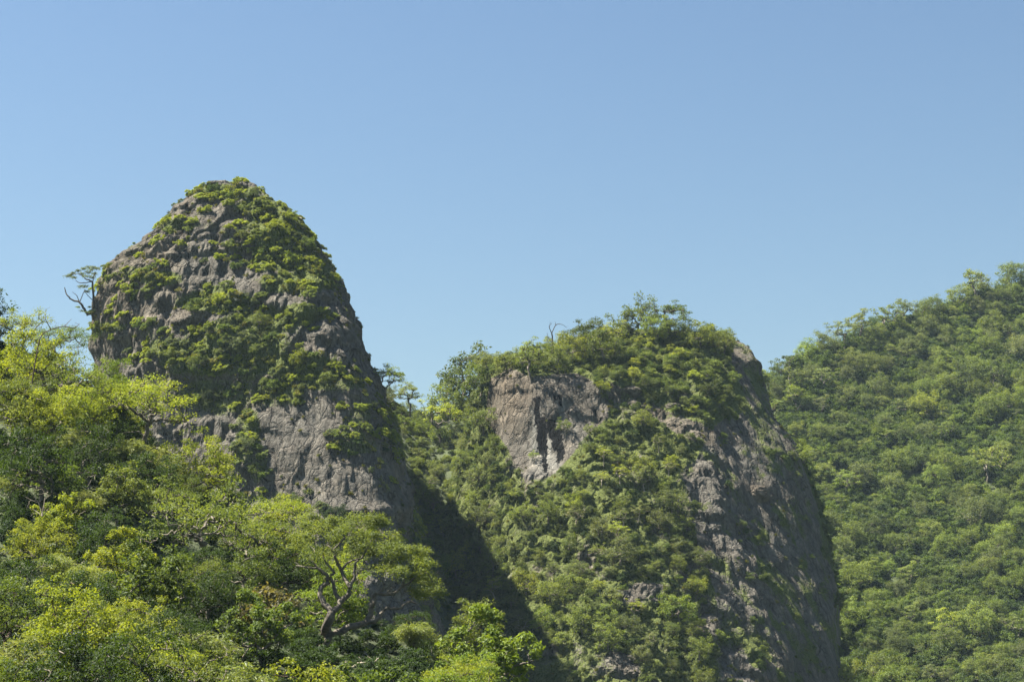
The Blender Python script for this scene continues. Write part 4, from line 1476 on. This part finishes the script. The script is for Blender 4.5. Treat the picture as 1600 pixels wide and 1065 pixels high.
HERO = traced('twisted_tree', 'twisted old tree with thick bare forking limbs and airy spreading crown', 'tree', 172.0, (440 + 235 / 3.736, 780 + 890 / 3.736), hero, cx_(hc) + [(x + 6, y + 6) for x, y in cx_(hc)[::2]] + [(x - 7, y - 2) for x, y in cx_(hc)[1::2]], .95, 270, .19, 'olive green', 'grey', 2.2, 5, .7)

traced('bare_tree', 'white bare dead branches rising among the pale bamboo', 'dead tree', 150., (365, 1085), [
    ([(365, 1085), (366, 1045), (362, 1030)], .12, .09), ([(362, 1030), (345, 1018), (335, 1012)], .07, .02), ([(366, 1045), (384, 1018), (392, 1005)], .08, .02), ([(384, 1018), (378, 1003), (380, 992)], .05, .015),
    ([(365, 1085), (340, 1058), (310, 1060), (296, 1068)], .06, .02), ([(392, 1005), (404, 1000)], .03, .01), ([(345, 1018), (342, 1004)], .03, .01)], None, 0, 0, 0, '', 'pale', 1.5, 8)
traced('fallen_branch', 'pale curved dead bough lying under the twisted tree', 'branch', 160., (508, 1034), [
    ([(508, 1034), (525, 1036), (545, 1044), (560, 1036), (580, 1035), (592, 1028)], .16, .05), ([(545, 1044), (565, 1046), (590, 1040)], .06, .02)], None, 0, 0, 0, '', 'pale', 1., 9)
traced('bare_tree', 'long brown bare bough arching over the yellow-green crowns near the peak', 'dead tree', 200., (50, 600), [
    ([(50, 600), (62, 530), (80, 515), (100, 510), (115, 512), (124, 506)], .07, .03), ([(80, 515), (72, 500), (70, 492)], .05, .02), ([(100, 510), (112, 498)], .04, .015)], None, 0, 0, 0, '', 'brown', 1.5, 10)
traced('bare_tree', 'pinkish dead shrub of fine twigs below the dark hillside trees', 'dead tree', 165., (66, 806), [
    ([(66, 806), (60, 785), (48, 768)], .05, .015), ([(66, 806), (70, 780), (74, 766)], .05, .015), ([(60, 785), (52, 782), (40, 776)], .03, .01), ([(70, 780), (80, 772)], .03, .01), ([(66, 806), (56, 798), (44, 792)], .04, .01), ([(66, 806), (76, 794), (84, 786)], .04, .01)],
    None, 0, 0, 0, '', 'pale', 1., 12)
b = ray(152, 530, ['peak'])
YT = b[0].y if b else 478
traced('cliff_edge_tree', 'small dark-limbed tree leaning out beside the tall peak against the sky', 'tree', YT - 2, (146, 482), [
    ([(146, 482), (145, 455), (143, 440), (134, 436)], .30, .16), ([(143, 440), (126, 442), (118, 438)], .14, .06), ([(145, 455), (146, 435), (150, 425)], .16, .06), ([(134, 436), (124, 428), (110, 428)], .12, .04), ([(146, 470), (136, 460), (131, 452)], .10, .04)],
    [(106, 432), (114, 427), (122, 423), (130, 420), (138, 418), (146, 418), (152, 420), (128, 428), (138, 426), (148, 428), (116, 434), (144, 434), (134, 432), (126, 448), (136, 456), (133, 448), (110, 430), (142, 422)], 1.0, 170, .30, 'grey-green', 'dark', 1.6, 13, .5)
traced('dead_snag', 'bare crooked dead branch poking out left of the tall peak', 'dead tree', YT - 6, (138, 492), [
    ([(138, 492), (130, 480), (124, 472), (112, 468), (104, 460), (101, 449)], .34, .10), ([(124, 472), (120, 462), (113, 456)], .12, .04), ([(124, 472), (130, 458), (133, 452)], .12, .05)],
    [(128, 486), (136, 488), (122, 480), (140, 480)], .8, 60, .34, 'mid-green', 'dark', 1., 14, .5)
b = ray(868, 552, ['cliff'])
YT = (b[0].y if b else 540) - 1
traced('dead_snag', 'tall bare dead tree with thin forked branches on the cliff top', 'dead tree', YT, (862, 560), [
    ([(862, 560), (863, 535), (862, 520)], .28, .18), ([(862, 520), (858, 510), (862, 505)], .12, .05), ([(863, 535), (857, 528), (855, 520)], .12, .04), ([(862, 520), (868, 508), (876, 506), (886, 512)], .14, .04), ([(868, 508), (868, 503)], .08, .03),
    ([(863, 540), (856, 536)], .08, .03)], None, 0, 0, 0, '', 'dark', 1.2, 15)


# pale knob of rock standing out of the dark wall
def knob(name, label, px, py, w, h, seed):
    b = ray(px, py, ['cliff'])
    nla, nlo = 24, 36
    th = np.linspace(0.02, math.pi - .02, nla)[:, None]
    ph_ = np.linspace(0, 2 * math.pi, nlo, endpoint=False)[None]
    d = np.stack([np.sin(th) * np.cos(ph_), np.sin(th) * np.sin(ph_), np.cos(th) + 0 * ph_], -1)
    s = b[0].y / F
    d = np.sign(d) * np.abs(d) ** .8
    rr = 1 + .22 * fbm(d * 1.6 + seed, 3) + .10 * ridged(d * 3 + seed, 2)
    V = d * rr[..., None] * np.array([w * s / 2, w * s / 2, h * s / 2])
    one = np.ones(nla * nlo)
    me = mesh_np(name, V.reshape(-1, 3), grid_faces(nla, nlo, True), [M_ROCK], attrs=dict(moss=one * 0, warm=one * .5, black=one * 0, white=one * 0), smooth_shade=False)
    o = add_obj(name, me, label=label, category='rock')
    o.location = Vector(b[0]) + Vector((0, 1.0, 0))
    return o


knob('boulder', 'pale rounded rock knob jutting from the dark sheer wall', 1184, 772, 34, 28, 3)
knob('boulder', 'small tan boulder on the ledge above the wooded slope', 1052, 636, 26, 14, 5)
knob('boulder', 'angular tan rock at the upper end of the ledge', 985, 612, 34, 20, 7)

# ------------------------------------------------------------------ air between here and the far hill
hz = bpy.data.meshes.new('haze')
x0, x1, y0, y1, z0_, z1_ = -1560, 1560, -760, 2360, -6, 270
hz.from_pydata([(x, y, z) for z in (z0_, z1_) for y in (y0, y1) for x in (x0, x1)], [], [(0, 2, 3, 1), (4, 5, 7, 6), (0, 1, 5, 4), (2, 6, 7, 3), (0, 4, 6, 2), (1, 3, 7, 5)])
mh, nt, ns, L = new_mat('haze')
pv = N(nt, 'ShaderNodeVolumePrincipled')
pv.inputs['Density'].default_value = 0.00004
pv.inputs['Density Attribute'].default_value = ''
pv.inputs['Color'].default_value = (.58, .80, 1, 1)
pv.inputs['Anisotropy'].default_value = 0.2
out = N(nt, 'ShaderNodeOutputMaterial')
L.new(pv.outputs[0], out.inputs['Volume'])
hz.materials.append(mh)
add_obj('haze', hz, kind='stuff', label='thin blue daylight haze in the valley air')

# ------------------------------------------------------------------ labels
LAND = {
    'near': [('the twisted old tree', 590, 890), ('the brownish olive shrub', 412, 954), ('the white dead branches', 360, 1040), ('the pinkish dead shrub', 62, 786), ('the arching brown bough', 95, 515),
             ('the wide flat-topped tree', 222, 610), ('the bright flat-topped tree', 442, 792), ('the small tree beside the peak', 128, 432), ('the pale curved bough', 550, 1040),
             ('the lower left corner', 0, 1065), ('the leafy tip of the hillside', 800, 1040)],
    'cliff': [('the black-stained rock face', 850, 665), ('the bare dead tree on the cliff top', 866, 525), ('the pale rock knob', 1184, 772), ('the tan ledge', 1050, 640), ('the saddle', 655, 610),
              ('the sheer dark wall', 1230, 900), ('the shaded gully', 740, 860), ('the cliff summit', 1040, 490), ('the foot of the cliff', 1000, 1065), ('the middle of the wooded slope', 930, 850)],
    'peak': [('the peak summit', 350, 292), ('the left peak shoulder', 170, 430), ('the right peak edge', 530, 450), ('the bare rock face', 480, 690), ('the middle of the peak', 360, 460),
             ('the wide flat-topped tree', 240, 590), ('the upper right ledges', 450, 370), ('the saddle', 620, 600), ('the leaning tree', 140, 450)],
    'far': [('the lobed dark tree at the ridge foot', 1232, 548), ('the ridge crest', 1430, 475), ('the top corner of the hill', 1600, 420), ('the sheer cliff edge', 1290, 800), ('the dark fold of the hill', 1460, 800),
            ('the bottom corner of the hill', 1600, 1065), ('the cliff foot', 1312, 1060), ('the middle of the hill', 1440, 640), ('the hill edge halfway down', 1600, 720), ('the pale rib of the hill', 1450, 920)],
}
FORM = {BL: 'round-crowned tree', FT: 'flat-topped feathery tree', AI: 'open-crowned tree', BA: 'feathery bamboo clump', BG: 'large-leaved tree', ST: 'tree', SH: 'bush', LS: 'ledge shrub', 'agave': 'spiky rosette plant', HT: 'tree'}
CATG = {BL: 'tree', FT: 'tree', AI: 'tree', BA: 'bamboo', BG: 'tree', ST: 'tree', SH: 'shrub', LS: 'shrub', 'agave': 'plant', HT: 'tree'}
GRP = {'near': 'trees of the near hillside', 'cliff': 'trees and bushes of the wooded cliff', 'peak': 'plants on the ledges of the tall peak', 'far': 'trees of the far forested hill'}
ORD = ['nearest', 'second nearest', 'third nearest', 'fourth nearest', 'fifth nearest', 'sixth nearest', 'seventh nearest', 'eighth nearest', 'ninth nearest', 'tenth nearest'] + [w + ' nearest' for w in (
    'eleventh', 'twelfth', 'thirteenth', 'fourteenth', 'fifteenth', 'sixteenth', 'seventeenth', 'eighteenth', 'nineteenth', 'twentieth')]
by = {}
med = {}
for t in THINGS:
    med.setdefault(t['c']['name'], []).append(2 * t['c']['r'] * F / t['c']['loc'][1])
med = {k: np.percentile(v, (33, 67)) for k, v in med.items()}
for t in THINGS:
    c = t['c']
    o = t['o']
    nm = c['name']
    lm = min(LAND[c['region']], key=lambda l: (l[1] - c['px']) ** 2 + (l[2] - c['py']) ** 2)
    dx, dy = c['px'] - lm[1], c['py'] - lm[2]
    rel = ('right of' if dx > 0 else 'left of') if abs(dx) > abs(dy) else ('below' if dy > 0 else 'above')
    w = 2 * c['r'] * F / c['loc'][1]
    size = 'small' if w < med[nm][0] else 'large' if w > med[nm][1] else 'mid-sized'
    o['category'] = CATG[nm]
    o['group'] = GRP[c['region']]
    key = (size, c['col'], FORM[nm], rel, lm[0])
    by.setdefault(key, []).append((dx * dx + dy * dy, o))
for (size, col, form, rel, lm), v in by.items():
    v.sort(key=lambda a: a[0])
    for k, (_, o) in enumerate(v):
        o['label'] = f'{size} {col} {form} {rel} {lm}' if len(v) == 1 else f'{size} {col} {form}, {ORD[min(k, len(ORD) - 1)]} {rel} {lm}'
from collections import Counter
print('DUPES', [k for k in Counter(o.get('label') for o in bpy.data.objects if o.get('label')).items() if k[1] > 1][:5])
print('THINGS', len(THINGS), 'max same', max(len(v) for v in by.values()), 'objects', len(bpy.data.objects))
